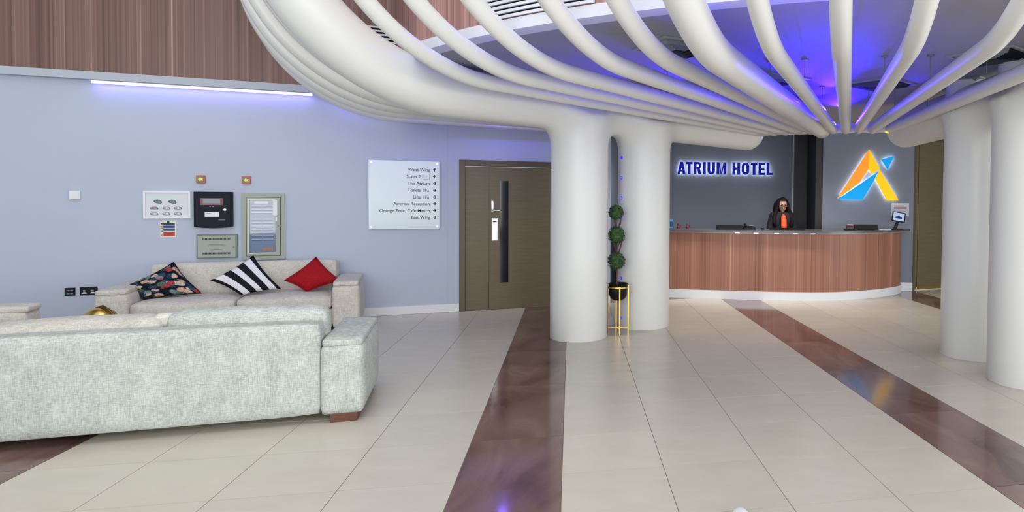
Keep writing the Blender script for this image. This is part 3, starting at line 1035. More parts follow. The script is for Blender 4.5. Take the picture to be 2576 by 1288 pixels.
o = wthing('data_outlet', 'small square black outlet plate left of the double socket', 'outlet', -2.917, 0.414)
wbox('plate', o, M_black, 0, 0.092, 0, 0.088, 0, 0.010, 0.003)
for z in (0.018, 0.052):
    for x in (0.018, 0.050):
        wbox('port', o, mat('port_grey', lin(120, 122, 128), 0.4), x, x + 0.026, z, z + 0.014, 0.010, 0.012)
o = wthing('double_socket', 'wide black double power socket on the blue wall by the sofa', 'socket', -2.783, 0.412)
wbox('plate', o, M_black, 0, 0.152, 0, 0.094, 0, 0.010, 0.003)
for x in (0.038, 0.112):
    bm = bmesh.new()
    prism(bm, [(x - .022, .020), (x + .022, .020), (x + .022, .027), (x + .009, .036), (x - .009, .036), (x - .022, .027)], -0.012, -0.010, 'y')
    finish('socket_holes', bm, M_paper, o)
    wbox('switch', o, M_greymetal, x - .010, x + .010, .042, .060, .010, .015, .002)

# ------------------------------------------------------------------ glass direction sign
o = wthing('direction_sign', 'square frosted glass direction board with eight destinations and arrows', 'sign', 0.107, 1.117)
Ws, Hs = 0.846, 0.884
bm = bmesh.new(); box(bm, 0, Ws, -0.036, -0.028, 0, Hs, 0.002); finish('glass_panel', bm, M_glassw, o)
for x in (0.03, Ws - 0.03):
    for z in (0.03, Hs - 0.03):
        bm = bmesh.new(); R = Matrix.Translation((x, -0.02, z)) @ Matrix.Rotation(pi / 2, 4, 'X')
        q = bmesh.ops.create_cone(bm, cap_ends=True, segments=14, radius1=0.011, radius2=0.011, depth=0.04); bmesh.ops.transform(bm, matrix=R, verts=q['verts'])
        finish('standoff', bm, M_chrome, o)
ks = Ws / 1200.0
for i, (s, xr, arrow, ic) in enumerate((('West Wing', 1078, 'u', 0), ('Stairs 2', 915, 'u', 's'), ('The Atrium', 1072, 'r', 0), ('Toilets', 915, 'r', 't'), ('Lifts', 915, 'r', 'l'), ('Aircrew Reception', 1072, 'r', 0), ('Orange Tree, Caf\u00e9 Mauro', 1072, 'r', 0), ('East Wing', 1078, 'r', 0))):
    zc = Hs - (203 + i * 126.0 - 45) * ks
    t = text_mesh(s, 0.057, 0.0004, M_text, 'lettering', o, 'RIGHT', 0.0004)
    t.location = ((xr - 40) * ks, -0.0365, zc - 0.021)
    ax = (1155 - 40) * ks
    bm = bmesh.new()
    P = [(-.020, -.005), (.002, -.005), (-.006, -.019), (.006, -.019), (.022, 0), (.006, .019), (-.006, .019), (.002, .005), (-.020, .005)]
    if arrow == 'u':
        P = [(-z, x) for x, z in P]
    prism(bm, [(ax + x, zc + z) for x, z in P], -0.0372, -0.0358, 'y')
    finish('arrow', bm, M_text, o)
    if ic == 's':
        bm = bmesh.new()
        x0, x1 = (965 - 40) * ks, (1068 - 40) * ks
        for q in ((x0, x1, -.036, -.033), (x0, x1, .033, .036), (x0, x0 + .003, -.033, .033), (x1 - .003, x1, -.033, .033)):
            box(bm, q[0], q[1], -0.0372, -0.0358, zc + q[2], zc + q[3])
        for j in range(4):
            box(bm, x0 + .015 + j * .010, x0 + .025 + j * .010, -0.0372, -0.0358, zc - .018 + j * .008, zc - .014 + j * .008)
        finish('stairs_icon', bm, M_greytext, o)
    if ic in ('t', 'l'):
        for j, xx in enumerate((972, 1005, 1045)):
            x = (xx - 40) * ks
            bm = bmesh.new()
            if j < 2:
                q = bmesh.ops.create_cone(bm, cap_ends=True, segments=10, radius1=.0055, radius2=.0055, depth=.0012)
                bmesh.ops.transform(bm, matrix=Matrix.Translation((x, -0.0366, zc + .018)) @ Matrix.Rotation(pi / 2, 4, 'X'), verts=q['verts'])
                prism(bm, [(x - .005, zc - .024), (x + .005, zc - .024), (x + .008, zc + .01), (x - .008, zc + .01)], -0.0372, -0.0358, 'y')
            else:
                q = bmesh.ops.create_cone(bm, cap_ends=True, segments=10, radius1=.0045, radius2=.0045, depth=.0012)
                bmesh.ops.transform(bm, matrix=Matrix.Translation((x - .004, -0.0366, zc + .012)) @ Matrix.Rotation(pi / 2, 4, 'X'), verts=q['verts'])
                prism(bm, [(x - .006, zc - .004), (x - .001, zc + .006), (x + .010, zc - .022), (x + .004, zc - .024)], -0.0372, -0.0358, 'y')
                prism(bm, [(x - .012, zc - .012), (x - .006, zc - .004), (x - .002, zc - .024), (x - .010, zc - .024)], -0.0372, -0.0358, 'y')
            finish('figure_icon', bm, M_text, o)


# ------------------------------------------------------------------ sofas
def rbox(name, par, m, x0, x1, y0, y1, z0, z1, bev, bulge=(0, 0, 0), M=None, sub=5, seed=0):
    """upholstered block: subdivided, rounded, gently bulging"""
    bm = bmesh.new()
    bmesh.ops.create_cube(bm, size=2)
    bmesh.ops.subdivide_edges(bm, edges=bm.edges[:], cuts=sub, use_grid_fill=True)
    rnd = random.Random(seed)
    ph = [rnd.uniform(0, 6) for _ in range(4)]
    hx, hy, hz = (x1 - x0) / 2, (y1 - y0) / 2, (z1 - z0) / 2
    for v in bm.verts:
        n = v.co.copy()
        p = Vector((n.x * hx, n.y * hy, n.z * hz))
        # rounded box
        q = Vector([max(-(h_ - bev), min(h_ - bev, c_)) for c_, h_ in zip(p, (hx, hy, hz))])
        d = p - q
        if d.length > 1e-6:
            p = q + d.normalized() * bev
        bx, by, bz = bulge
        p.x += (1 if n.x > 0 else -1) * bx * (1 - n.y ** 2) * (1 - n.z ** 2) * (abs(n.x) > .5)
        p.y += (1 if n.y > 0 else -1) * by * (1 - n.x ** 2) * (1 - n.z ** 2) * (abs(n.y) > .5)
        p.z += (1 if n.z > 0 else -1) * bz * (1 - n.x ** 2) * (1 - n.y ** 2) * (abs(n.z) > .5)
        if bz:
            p.z += 0.004 * sin(p.x * 9 + ph[0]) * (n.z > 0)
        v.co = p
    T = Matrix.Translation(((x0 + x1) / 2, (y0 + y1) / 2, (z0 + z1) / 2))
    bmesh.ops.transform(bm, matrix=(T @ M) if M is not None else T, verts=bm.verts)
    return finish(name, bm, m, par, True)


def sofa(name, label, loc, rz, W, mb, mc, seats=2, arm_w=0.27, arm_h=0.53, back_h=0.69, cush_top=0.745, group=None, loose=True):
    """local x along the width from -W to 0, back at y 0, front at y -0.95"""
    s = thing(name, label, 'sofa', loc, rz, group)
    Dp = 0.92
    rbox('base', s, mb, -W + arm_w, -arm_w, -Dp + .04, -0.03, 0.055, 0.27, 0.02, sub=6)
    rbox('back', s, mb, -W + arm_w - 0.004, -arm_w + 0.004, -0.20, 0.0, 0.058, back_h, 0.035, (0, 0.006, 0), sub=9)
    for x0 in (-W, -arm_w):
        a = rbox('arm', s, mb, x0, x0 + arm_w, -Dp, -0.003, 0.052, arm_h, 0.03, (0.018, 0, 0), sub=9)
        rbox('arm_pad', a, mb, x0 + 0.008, x0 + arm_w - 0.008, -Dp - 0.008, -0.02, arm_h - 0.012, arm_h + 0.045, 0.022, (0, 0, 0.01), sub=9)
    n = seats
    w_ = (W - 2 * arm_w) / n
    for i in range(n):
        x0 = -W + arm_w + i * w_
        rbox('seat_cushion', s, mc, x0 + .004, x0 + w_ - .004, -Dp - 0.015, -0.24, 0.27, 0.425, 0.045, (0, 0.012, 0.018), sub=9, seed=i)
    if loose:
        for i in range(n):
            x0 = -W + arm_w + i * w_
            R = Matrix.Rotation(radians(-9), 4, 'X') @ Matrix.Rotation(radians(1.2 if i else -0.5), 4, 'Y')
            zt = cush_top + (0.004 if i else 0.03)
            rbox('back_cushion', s, M_fab1c if i else mc, x0 + .004 - (0.02 if i == 0 else 0), x0 + w_ - .004 + (0.02 if i == n - 1 else 0), -0.40, -0.205, 0.43, zt, 0.07, (0, 0.02, 0.006), R, sub=9, seed=7 + i)
    else:
        R = Matrix.Rotation(radians(-8), 4, 'X')
        rbox('back_cushion', s, mc, -W + arm_w + .004, -arm_w - .004, -0.34, -0.17, 0.40, cush_top, 0.055, (0, 0.015, 0.0), R, sub=12, seed=3)
    if loose:
        f_ = rbox('cushion_fold', s, M_fab2, -W / 2 - 0.05, -W / 2 + 0.075, -0.33, -0.235, 0.66, cush_top + 0.018, 0.04, (0, 0, 0.0), None, 7)
        f_['label'] = 'folded greyish corner of the left back cushion'
    for x in (-W + .04, -.21):
        for y in (-Dp + .04, -0.18):
            bm = bmesh.new(); box(bm, x, x + 0.17, y, y + 0.165, 0.0, 0.058, 0.003); finish('foot', bm, M_footwood, s)
    return s


SA = atan(0.335)
sofa('front_sofa', 'grey-green fabric sofa seen from behind, nearest the camera', (-2.212 - 2.45 * cos(SA), 4.515 - 2.45 * sin(SA), 0), SA + pi, 2.45, M_fab1, M_fab1)
p = wp(0.06, 0.055)
sofa('wall_sofa', 'beige sofa against the blue wall with three scatter cushions', (p.x, p.y, 0), WANG, 2.39, M_fab2, M_fab2, arm_w=0.28, arm_h=0.535, back_h=0.75, cush_top=0.775, loose=False)
ay = Vector((-0.923, -0.385)); P0 = Vector((-5.26, 5.40))
Oa = P0 + ay * 0.95
sofa('armchair', 'beige armchair of which only one padded arm shows at the left edge', (Oa.x, Oa.y, 0), atan2(ay.y, ay.x) - pi / 2, 0.90, M_fab2, M_fab2, seats=1, arm_w=0.25, arm_h=0.615, back_h=0.70, cush_top=0.70, loose=False)


# ------------------------------------------------------------------ scatter cushions on the wall sofa
def pillow(name, label, corners, m, thick=0.075, n=14, pipe=None, group='scatter cushions on the wall sofa'):
    P = [wp(t, o_, z) for t, o_, z in corners]            # left, top, right, bottom
    cen = sum(P, Vector()) / 4
    nrm = (P[1] - P[3]).cross(P[2] - P[0]).normalized()
    root = thing(name, label, 'cushion', cen, 0, group)
    bm = bmesh.new()
    uvl = bm.loops.layers.uv.new('UVMap')
    def pt(u, v, s):
        # edges draw in between the corners
        pu = 0.045 * sin(pi * u); pv = 0.045 * sin(pi * v)
        uu = u + (0.5 - u) * 2 * pv * (1 if True else 0) * abs(2 * u - 1)
        vv = v + (0.5 - v) * 2 * pu * abs(2 * v - 1)
        p_ = P[0] * (1 - uu) * (1 - vv) + P[1] * uu * (1 - vv) + P[2] * uu * vv + P[3] * (1 - uu) * vv
        b = (16 * u * (1 - u) * v * (1 - v)) ** 0.45
        return p_ - cen + nrm * (thick * b * s)
    for s in (1, -1):
        g_ = [[bm.verts.new(pt(i / n, j / n, s)) for j in range(n + 1)] for i in range(n + 1)]
        for i in range(n):
            for j in range(n):
                f = bm.faces.new((g_[i][j], g_[i + 1][j], g_[i + 1][j + 1], g_[i][j + 1]))
                for lp, (a, b) in zip(f.loops, ((i, j), (i + 1, j), (i + 1, j + 1), (i, j + 1))):
                    lp[uvl].uv = (a / n, b / n)
    bmesh.ops.remove_doubles(bm, verts=bm.verts, dist=0.0005)
    finish('cover', bm, m, root, True)
    if pipe:
        bm = bmesh.new()
        loop = [pt(i / n, 0, 0) for i in range(n + 1)] + [pt(1, j / n, 0) for j in range(1, n + 1)] + [pt(1 - i / n, 1, 0) for i in range(1, n + 1)] + [pt(0, 1 - j / n, 0) for j in range(1, n + 1)]
        tube(bm, loop, 0.005, 6)
        finish('piping', bm, pipe, root, True)
    return root


m = mat('striped_cushion', lin(230, 228, 236), 0.9, spec=0.1)
N, L, b = nodes(m)
tc = N.new('ShaderNodeTexCoord'); sp = N.new('ShaderNodeSeparateXYZ'); L.new(tc.outputs['UV'], sp.inputs[0])
bk, wh = lin(30, 32, 36), lin(228, 226, 234)
st = [(0.0, bk), (0.07, wh), (0.25, bk), (0.42, wh), (0.56, bk), (0.73, wh), (0.90, bk)]
r = N.new('ShaderNodeValToRGB'); r.color_ramp.interpolation = 'CONSTANT'
e = r.color_ramp.elements; e[0].position, e[0].color = st[0]; e[1].position, e[1].color = st[1]
for p_, c_ in st[2:]:
    k = e.new(p_); k.color = c_
L.new(sp.outputs[0], r.inputs[0]); L.new(r.outputs[0], b.inputs['Base Color'])
M_stripe = m

m = mat('floral_cushion', lin(30, 36, 52), 0.9, spec=0.1)
N, L, b = nodes(m)
tc = N.new('ShaderNodeTexCoord')
mp = N.new('ShaderNodeMapping'); mp.inputs['Scale'].default_value = (1, 1, 1); L.new(tc.outputs['UV'], mp.inputs[0])
nz = N.new('ShaderNodeTexNoise'); nz.inputs['Scale'].default_value = 9; nz.inputs['Detail'].default_value = 3; L.new(mp.outputs[0], nz.inputs['Vector'])
mx = N.new('ShaderNodeMix'); mx.data_type = 'VECTOR'; mx.inputs['Factor'].default_value = 0.10
L.new(mp.outputs[0], mx.inputs['A']); L.new(nz.outputs['Color'], mx.inputs['B'])
vo = N.new('ShaderNodeTexVoronoi'); vo.inputs['Scale'].default_value = 8.0; L.new(mx.outputs['Result'], vo.inputs['Vector'])
sepc = N.new('ShaderNodeSeparateColor'); L.new(vo.outputs['Color'], sepc.inputs[0])
pal = N.new('ShaderNodeValToRGB'); pal.color_ramp.interpolation = 'CONSTANT'
e = pal.color_ramp.elements
cs = [lin(60, 80, 104), lin(226, 196, 168), lin(186, 74, 72), lin(128, 152, 152), lin(222, 176, 156), lin(52, 74, 92), lin(206, 206, 196), lin(92, 120, 96)]
e[0].position, e[0].color = 0, cs[0]; e[1].position, e[1].color = 0.16, cs[1]
for i, c_ in enumerate(cs[2:]):
    k = e.new(0.29 + i * 0.12); k.color = c_
L.new(sepc.outputs[0], pal.inputs[0])
n2 = N.new('ShaderNodeTexNoise'); n2.inputs['Scale'].default_value = 34; n2.inputs['Detail'].default_value = 2; L.new(tc.outputs['UV'], n2.inputs['Vector'])
fac = N.new('ShaderNodeMath'); fac.operation = 'MULTIPLY_ADD'; fac.inputs[1].default_value = 0.22
L.new(n2.outputs['Fac'], fac.inputs[0]); L.new(vo.outputs['Distance'], fac.inputs[2])
cut = ramp(N, [(0.64, (0, 0, 0, 1)), (0.74, (1, 1, 1, 1))]); L.new(fac.outputs[0], cut.inputs[0])
mc_ = N.new('ShaderNodeMix'); mc_.data_type = 'RGBA'
L.new(cut.outputs[0], mc_.inputs['Factor']); L.new(pal.outputs[0], mc_.inputs['A']); mc_.inputs['B'].default_value = lin(28, 32, 46)
dk = ramp(N, [(0.40, (0.35, 0.38, 0.42, 1)), (0.60, (1, 1, 1, 1))]); L.new(n2.outputs['Fac'], dk.inputs[0])
mm = N.new('ShaderNodeMix'); mm.data_type = 'RGBA'; mm.blend_type = 'MULTIPLY'; mm.inputs['Factor'].default_value = 0.8
L.new(mc_.outputs['Result'], mm.inputs['A']); L.new(dk.outputs[0], mm.inputs['B'])
L.new(mm.outputs['Result'], b.inputs['Base Color'])
M_floral = m

pillow('floral_cushion', 'dark cushion with pink and cream flowers at the left of the wall sofa', [(-2.185, .634, .563), (-1.804, .473, .80), (-1.501, .68, .47), (-2.0, .72, .435)], M_floral, 0.07, pipe=M_blackm)
pillow('striped_cushion', 'black and white striped cushion in the middle of the wall sofa', [(-1.443, .61, .60), (-1.068, .434, .852), (-0.753, .68, .485), (-1.13, .72, .435)], M_stripe, 0.06)
pillow('red_cushion', 'plain red cushion at the right end of the wall sofa', [(-0.732, .629, .572), (-0.432, .458, .818), (-0.157, .64, .545), (-0.50, .70, .44)], M_redfab, 0.07, pipe=mat('red_piping', lin(150, 20, 30), 0.8))

# ------------------------------------------------------------------ low table with brass ornament (mostly hidden behind the front sofa)
T = thing('side_table', 'low round side table hidden behind the front sofa', 'table', (-5.36, 6.0, 0))
bm = bmesh.new(); lathe(bm, [(0.0, 0.31), (0.26, 0.31), (0.27, 0.32), (0.27, 0.33), (0.0, 0.33)], 32); finish('table_top', bm, M_counter, T, True, 40)
bm = bmesh.new(); lathe(bm, [(0.03, 0.02), (0.03, 0.31)], 16); lathe(bm, [(0.0, 0), (0.17, 0), (0.16, 0.02), (0.0, 0.022)], 24); finish('pedestal', bm, M_black, T, True, 40)
T = thing('brass_ornament', 'shiny gold domed ornament peeping over the back of the front sofa', 'ornament', (-5.36, 6.0, 0.331))
bm = bmesh.new(); lathe(bm, [(0.0, 0), (0.075, 0), (0.12, 0.03), (0.135, 0.075), (0.115, 0.12), (0.075, 0.155), (0.035, 0.172), (0.0, 0.175)], 28); finish('dome', bm, M_gold, T, True)
bm = bmesh.new(); tube(bm, [(-0.03, 0, 0.165), (0.03, 0, 0.182), (0.09, -0.01, 0.155), (0.14, -0.01, 0.11), (0.185, -0.01, 0.085)], [0.012, 0.016, 0.014, 0.011, 0.006], 10); finish('spout', bm, mat('dark_brass', lin(120, 92, 50), 0.3, 1.0), T, True)

# ------------------------------------------------------------------ topiary on a brass stand
tp = thing('topiary_plant', 'three-ball topiary plant in a black bowl between the paired columns', 'plant', (-0.745, 7.50, 0))
bm = bmesh.new(); lathe(bm, [(0.0, 0.375), (0.05, 0.378), (0.085, 0.40), (0.102, 0.44), (0.107, 0.50), (0.108, 0.558), (0.116, 0.566), (0.112, 0.572), (0.098, 0.565), (0.095, 0.53), (0.0, 0.53)], 28, cap=False)
finish('bowl', bm, M_black, tp, True, 50)
bm = bmesh.new(); lathe(bm, [(0.094, 0.535), (0.05, 0.55), (0.0, 0.552)], 20, cap=False); finish('soil', bm, M_soil, tp)
for pts_, r_ in (([(-0.012, 0, 0.54), (-0.02, 0, 0.62), (-0.012, 0, 0.74)], 0.009), ([(-0.01, 0, 0.88), (-0.045, 0.01, 1.0), (-0.055, 0.01, 1.08)], 0.008), ([(-0.01, 0, 0.88), (0.03, 0.0, 1.0), (0.045, 0.0, 1.08)], 0.008), ([(-0.02, 0, 0.9), (-0.01, -0.01, 0.98), (0.02, -0.01, 1.05)], 0.006), ([(-0.01, 0, 1.18), (-0.04, 0.0, 1.26), (-0.05, 0, 1.33)], 0.008), ([(-0.01, 0, 1.18), (0.02, 0.0, 1.26), (0.025, 0, 1.33)], 0.010)):
    bm = bmesh.new(); tube(bm, pts_, r_, 8); finish('stem', bm, M_stem, tp, True)
rnd = random.Random(8)
for (x, z, r_) in ((-0.022, 0.828, 0.100), (-0.022, 1.128, 0.098), (-0.028, 1.385, 0.084)):
    bm = bmesh.new()
    ell(bm, (x, 0, z), (r_ * .86, r_ * .86, r_ * .9), 16, 12)
    for k in range(850):
        u = rnd.uniform(-1, 1); a = rnd.uniform(0, 2 * pi); s_ = sqrt(1 - u * u)
        nrm = Vector((s_ * cos(a), s_ * sin(a), u))
        c0 = Vector((x, 0, z)) + nrm * r_ * rnd.uniform(.86, 1.05)
        t1 = nrm.cross(Vector((rnd.uniform(-1, 1), rnd.uniform(-1, 1), rnd.uniform(-1, 1)))).normalized()
        t2 = (nrm.cross(t1) + nrm * rnd.uniform(-.7, .7)).normalized()
        l_, w_ = rnd.uniform(.008, .014), rnd.uniform(.004, .007)
        t1 = (t1 + nrm * rnd.uniform(.2, .9)).normalized()
        v_ = [bm.verts.new(c0 + t1 * l_), bm.verts.new(c0 + t2 * w_), bm.verts.new(c0 - t1 * l_ * .6), bm.verts.new(c0 - t2 * w_)]
        bm.faces.new(v_)
    finish('foliage_ball', bm, M_leaf, tp)
std = thing('plant_stand', 'slender brass four-legged stand holding the black plant bowl', 'plant stand', (-0.745, 7.50, 0))
rr = 0.112
bm = bmesh.new()
n = 36
R_ = [[bm.verts.new((q * cos(2 * pi * k / n), q * sin(2 * pi * k / n), z)) for k in range(n)] for q, z in ((0.1095, 0.52), (0.118, 0.52), (0.118, 0.538), (0.1095, 0.538))]
for a in range(4):
    for k in range(n):
        bm.faces.new((R_[a][k], R_[a][(k + 1) % n], R_[(a + 1) % 4][(k + 1) % n], R_[(a + 1) % 4][k]))
finish('ring', bm, M_gold, std)
for k in range(4):
    a = radians(-75 + 90 * k)
    x, y = 0.121 * cos(a), 0.121 * sin(a)
    bm = bmesh.new(); box(bm, x - .007, x + .007, y - .007, y + .007, 0, 0.545); finish('leg', bm, M_gold, std)
for k in range(2):
    a = radians(-75 + 90 * k)
    bm = bmesh.new(); box(bm, -0.115, 0.115, -.005, .005, 0.045 + k * .011, 0.055 + k * .011, M=Matrix.Rotation(a, 4, 'Z')); finish('cross_bar', bm, M_gold, std)

# ------------------------------------------------------------------ reception desk
front = [(-0.95, 10.30), (-0.26, 10.164), (0.502, 10.052), (1.104, 9.972), (1.55, 9.930), (1.95, 9.925), (2.317, 9.975), (2.676, 10.115), (3.0, 10.295), (3.27, 10.50), (3.50, 10.72), (3.62, 10.90), (3.66, 11.02)]
def catmull(pts, m=6):
    P = [Vector(p) for p in pts]; P = [P[0] * 2 - P[1]] + P + [P[-1] * 2 - P[-2]]
    out = []
    for i in range(1, len(P) - 2):
        for j in range(m):
            t = j / m
            out.append(0.5 * ((2 * P[i]) + (P[i + 1] - P[i - 1]) * t + (2 * P[i - 1] - 5 * P[i] + 4 * P[i + 1] - P[i + 2]) * t * t + (3 * P[i] - P[i - 1] - 3 * P[i + 1] + P[i + 2]) * t ** 3))
    out.append(P[-2])
    return out
fc = catmull(front)
def offs(pts, d):
    out = []
    for i, p in enumerate(pts):
        t = (pts[min(i + 1, len(pts) - 1)] - pts[max(i - 1, 0)]).normalized()
        out.append(p + Vector((t.y, -t.x)) * d)          # right-hand side = towards the lobby
    return out
def band(bm, a, b, z0, z1):
    rows = []
    for p, q in zip(a, b):
        rows.append([bm.verts.new((p.x, p.y, z0)), bm.verts.new((q.x, q.y, z0)), bm.verts.new((q.x, q.y, z1)), bm.verts.new((p.x, p.y, z1))])
    for r0, r1 in zip(rows[:-1], rows[1:]):
        for k in range(4):
            bm.faces.new((r0[k], r0[(k + 1) % 4], r1[(k + 1) % 4], r1[k]))
    bm.faces.new(rows[0]); bm.faces.new(rows[-1])
dsk = thing('reception_desk', 'long curved reception desk clad in striped brown wood with grey counter', 'desk', (1.4, 10.4, 0))
def dpart(name, a, b, z0, z1, m):
    bm = bmesh.new(); band(bm, a, b, z0, z1)
    bmesh.ops.translate(bm, verts=bm.verts, vec=(-1.4, -10.4, 0))
    return finish(name, bm, m, dsk, True, 35)
ln = [0.0]
for p, q in zip(fc[:-1], fc[1:]):
    ln.append(ln[-1] + (q - p).length)
pn = dpart('front_panel', offs(fc, -0.02), offs(fc, 0.0), 0.135, 1.012, M_desk)
fcn = np.array([[p.x - 1.4, p.y - 10.4] for p in fc])
uvmap(pn, lambda co_: (ln[int(np.argmin(((fcn - np.array([co_.x, co_.y])) ** 2).sum(1)))], co_.z))
dpart('carcass', offs(fc[:-16], -0.50), offs(fc[:-16], -0.022), 0.02, 1.008, M_blackm)
dpart('plinth', offs(fc, -0.03), offs(fc, 0.012), 0.001, 0.133, M_skirt)
inner = []
for p in offs(fc, -0.66):
    inner.append(p)
# keep the inner edge monotone where the curve tightens
for i in range(1, len(inner)):
    if inner[i].x < inner[i - 1].x or inner[i].x > 3.0:
        inner[i] = Vector((max(inner[i - 1].x, min(inner[i].x, 3.0)), inner[i - 1].y))
inner = [Vector((p.x, min(p.y, 11.22 - 0.101 * (p.x - 2.37) - 0.03))) for p in inner]
# square end of the counter running on to the wall
outer = offs(fc, 0.05)
outer = [p if i < 60 else Vector((min(3.84, p.x + 0.10 * (i - 59) / 13), p.y)) for i, p in enumerate(outer)]
ct = dpart('countertop', inner, outer, 1.036, 1.062, M_counter)
dpart('counter_edge', offs(fc, -0.02), offs(outer, -0.012), 1.013, 1.034, mat('edge_brown_grey', lin(150, 132, 122), 0.25, spec=0.7))
for i, x in enumerate((0.86, 1.13, 1.40, 1.70, 1.98)):  # highlights on the polished counter edge, made as small glowing bars
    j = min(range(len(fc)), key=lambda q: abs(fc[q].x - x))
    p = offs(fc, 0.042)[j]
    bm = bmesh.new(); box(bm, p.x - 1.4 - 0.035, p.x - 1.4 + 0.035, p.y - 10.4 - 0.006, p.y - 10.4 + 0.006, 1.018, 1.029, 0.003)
    finish('edge_highlight', bm, mat('highlight_glow', (0.8, 0.78, 0.75, 1), 0.4, emit=(1, 0.97, 0.92, 1), estr=0.9), dsk)

ZT = 1.0625


def place(name, label, cat, x, y, rz=0.0, group=None):
    return thing(name, label, cat, (x, y, ZT), rz, group)


o = place('document_tray', 'flat black tray lying on the counter left of the receptionist', 'tray', 0.72, 10.30, 0.03)
bm = bmesh.new()
for q in ((-.20, .20, -.13, .13, 0, .01), (-.20, .20, -.13, -.12, .01, .055), (-.20, .20, .12, .13, .01, .055), (-.20, -.19, -.12, .12, .01, .055), (.19, .20, -.12, .12, .01, .055)):
    box(bm, *q)
finish('tray_body', bm, M_black, o)
bm = bmesh.new(); box(bm, -.18, .18, -.11, .11, .011, .04, .003); finish('folder', bm, M_blackm, o)
o = place('desk_phone', 'black desk telephone beside the flat tray on the counter', 'phone', 1.04, 10.34, 0.1)
bm = bmesh.new(); prism(bm, [(-.09, 0), (.09, 0), (.09, .05), (-.09, .025)], -.10, .08, 'x'); bmesh.ops.rotate(bm, verts=bm.verts, cent=(0, 0, 0), matrix=Matrix.Rotation(0, 3, 'Z')); finish('phone_body', bm, M_black, o)
bm = bmesh.new(); tube(bm, [(-.075, -.08, .05), (-.07, -.04, .075), (-.065, .02, .082), (-.06, .075, .07)], [.022, .015, .015, .022], 10); finish('handset', bm, M_blackm, o, True)
bm = bmesh.new(); box(bm, .0, .07, .02, .07, .052, .062); finish('screen', bm, M_greymetal2, o)
o = place('computer_mouse', 'small dark mouse on the counter left of the receptionist', 'mouse', 1.25, 10.36)
bm = bmesh.new(); ell(bm, (0, 0, .012), (.032, .05, .014), 14, 8); finish('mouse_body', bm, M_black, o, True)
bm = bmesh.new(); lathe(bm, [(.0, .023), (.006, .024), (.006, .030), (0, .031)], 8, (0, .02, 0)); finish('wheel', bm, M_greymetal2, o)
o = place('keyboard', 'long low black keyboard tray in front of the receptionist', 'keyboard', 1.63, 10.33)
bm = bmesh.new(); box(bm, -.27, .27, -.07, .07, 0, .022, .004); finish('keyboard_body', bm, M_black, o)
bm = bmesh.new()
for i in range(16):
    for j in range(4):
        box(bm, -.25 + i * .031, -.225 + i * .031, -.055 + j * .028, -.032 + j * .028, .022, .028)
k_ = finish('keys', bm, M_blackm, o); k_['kind'] = 'stuff'
o = place('card_terminal', 'black payment terminal with a pale top right of the dark recess', 'card terminal', 2.64, 10.42)
bm = bmesh.new(); box(bm, -.085, .085, -.06, .06, 0, .02, .005); finish('base', bm, M_black, o)
bm = bmesh.new(); prism(bm, [(-.05, .02), (.05, .02), (.05, .085), (-.05, .055)], -.045, .06, 'x'); finish('body', bm, mat('terminal_brown', lin(70, 46, 46), 0.4), o)
bm = bmesh.new(); box(bm, -.035, .045, -.04, .04, .072, .088, .005); finish('paper_cover', bm, mat('terminal_pale', lin(214, 196, 190), 0.4), o)
o = place('monitor', 'low black screen back standing on the counter left of the tablet', 'monitor', 2.93, 10.52, 0.05)
bm = bmesh.new(); box(bm, -.19, .19, -.012, .02, .006, .085, .004, M=Matrix.Rotation(-0.15, 4, 'X')); finish('screen_back', bm, M_black, o)
bm = bmesh.new(); box(bm, -.12, .12, -.05, .08, 0, .008, .002); finish('base', bm, M_blackm, o)
o = place('paper_sheets', 'loose white sheets lying on the counter beside the tablet stand', 'paper', 3.24, 10.62)
for k in range(2):
    bm = bmesh.new(); box(bm, -.10, .10, -.07, .07, 0.0 + k * .004, .0035 + k * .004, M=Matrix.Rotation(.2 + .3 * k, 4, 'Z')); finish('sheet', bm, M_paper, o)
o = place('tablet_stand', 'tilted tablet on a black stand at the right end of the counter', 'tablet', 3.47, 10.68, -0.12)
bm = bmesh.new(); box(bm, -.08, .10, -.06, .07, 0, .014, .004); finish('base', bm, M_black, o)
bm = bmesh.new(); prism(bm, [(-.05, .012), (.01, .012), (.045, .13), (.0, .13)], .02, .05, 'y'); finish('stand', bm, M_black, o)
R = Matrix.Translation((.03, .0, .205)) @ Matrix.Rotation(radians(-20), 4, 'X') @ Matrix.Rotation(radians(10), 4, 'Y')
bm = bmesh.new(); box(bm, -.105, .105, -.009, .009, -.085, .085, .006, M=R); tb = finish('tablet', bm, M_black, o)
bm = bmesh.new(); box(bm, -.088, .088, -.0115, -.009, -.068, .068, M=R); finish('screen', bm, mat('tablet_screen', lin(150, 170, 200), 0.2, emit=lin(176, 196, 226), estr=0.45), tb)
bm = bmesh.new(); prism(bm, [(-.055, -.03), (-.05, -.005), (-.02, .008), (.0, .028), (.02, .008), (.05, -.002), (.055, -.03)], -.0135, -.0115, 'y'); bmesh.ops.transform(bm, matrix=R, verts=bm.verts); finish('logo_on_screen', bm, mat('navy_mark', lin(40, 56, 120), 0.4), tb)
o = place('leaflet_holder', 'blue leaflet holder on the counter beside the second column', 'leaflet holder', -0.23, 10.62)
bm = bmesh.new(); box(bm, -.06, .06, -.004, .004, .004, .14, M=Matrix.Rotation(-0.2, 4, 'X')); box(bm, -.06, .06, -.05, .05, 0, .006); finish('holder', bm, mat('clear_blue', lin(96, 150, 196), 0.2), o)
bm = bmesh.new(); box(bm, -.052, .052, -.0065, -.0042, .02, .10, M=Matrix.Rotation(-0.2, 4, 'X')); finish('leaflet', bm, mat('leaflet_blue', lin(34, 70, 120), 0.4), o)
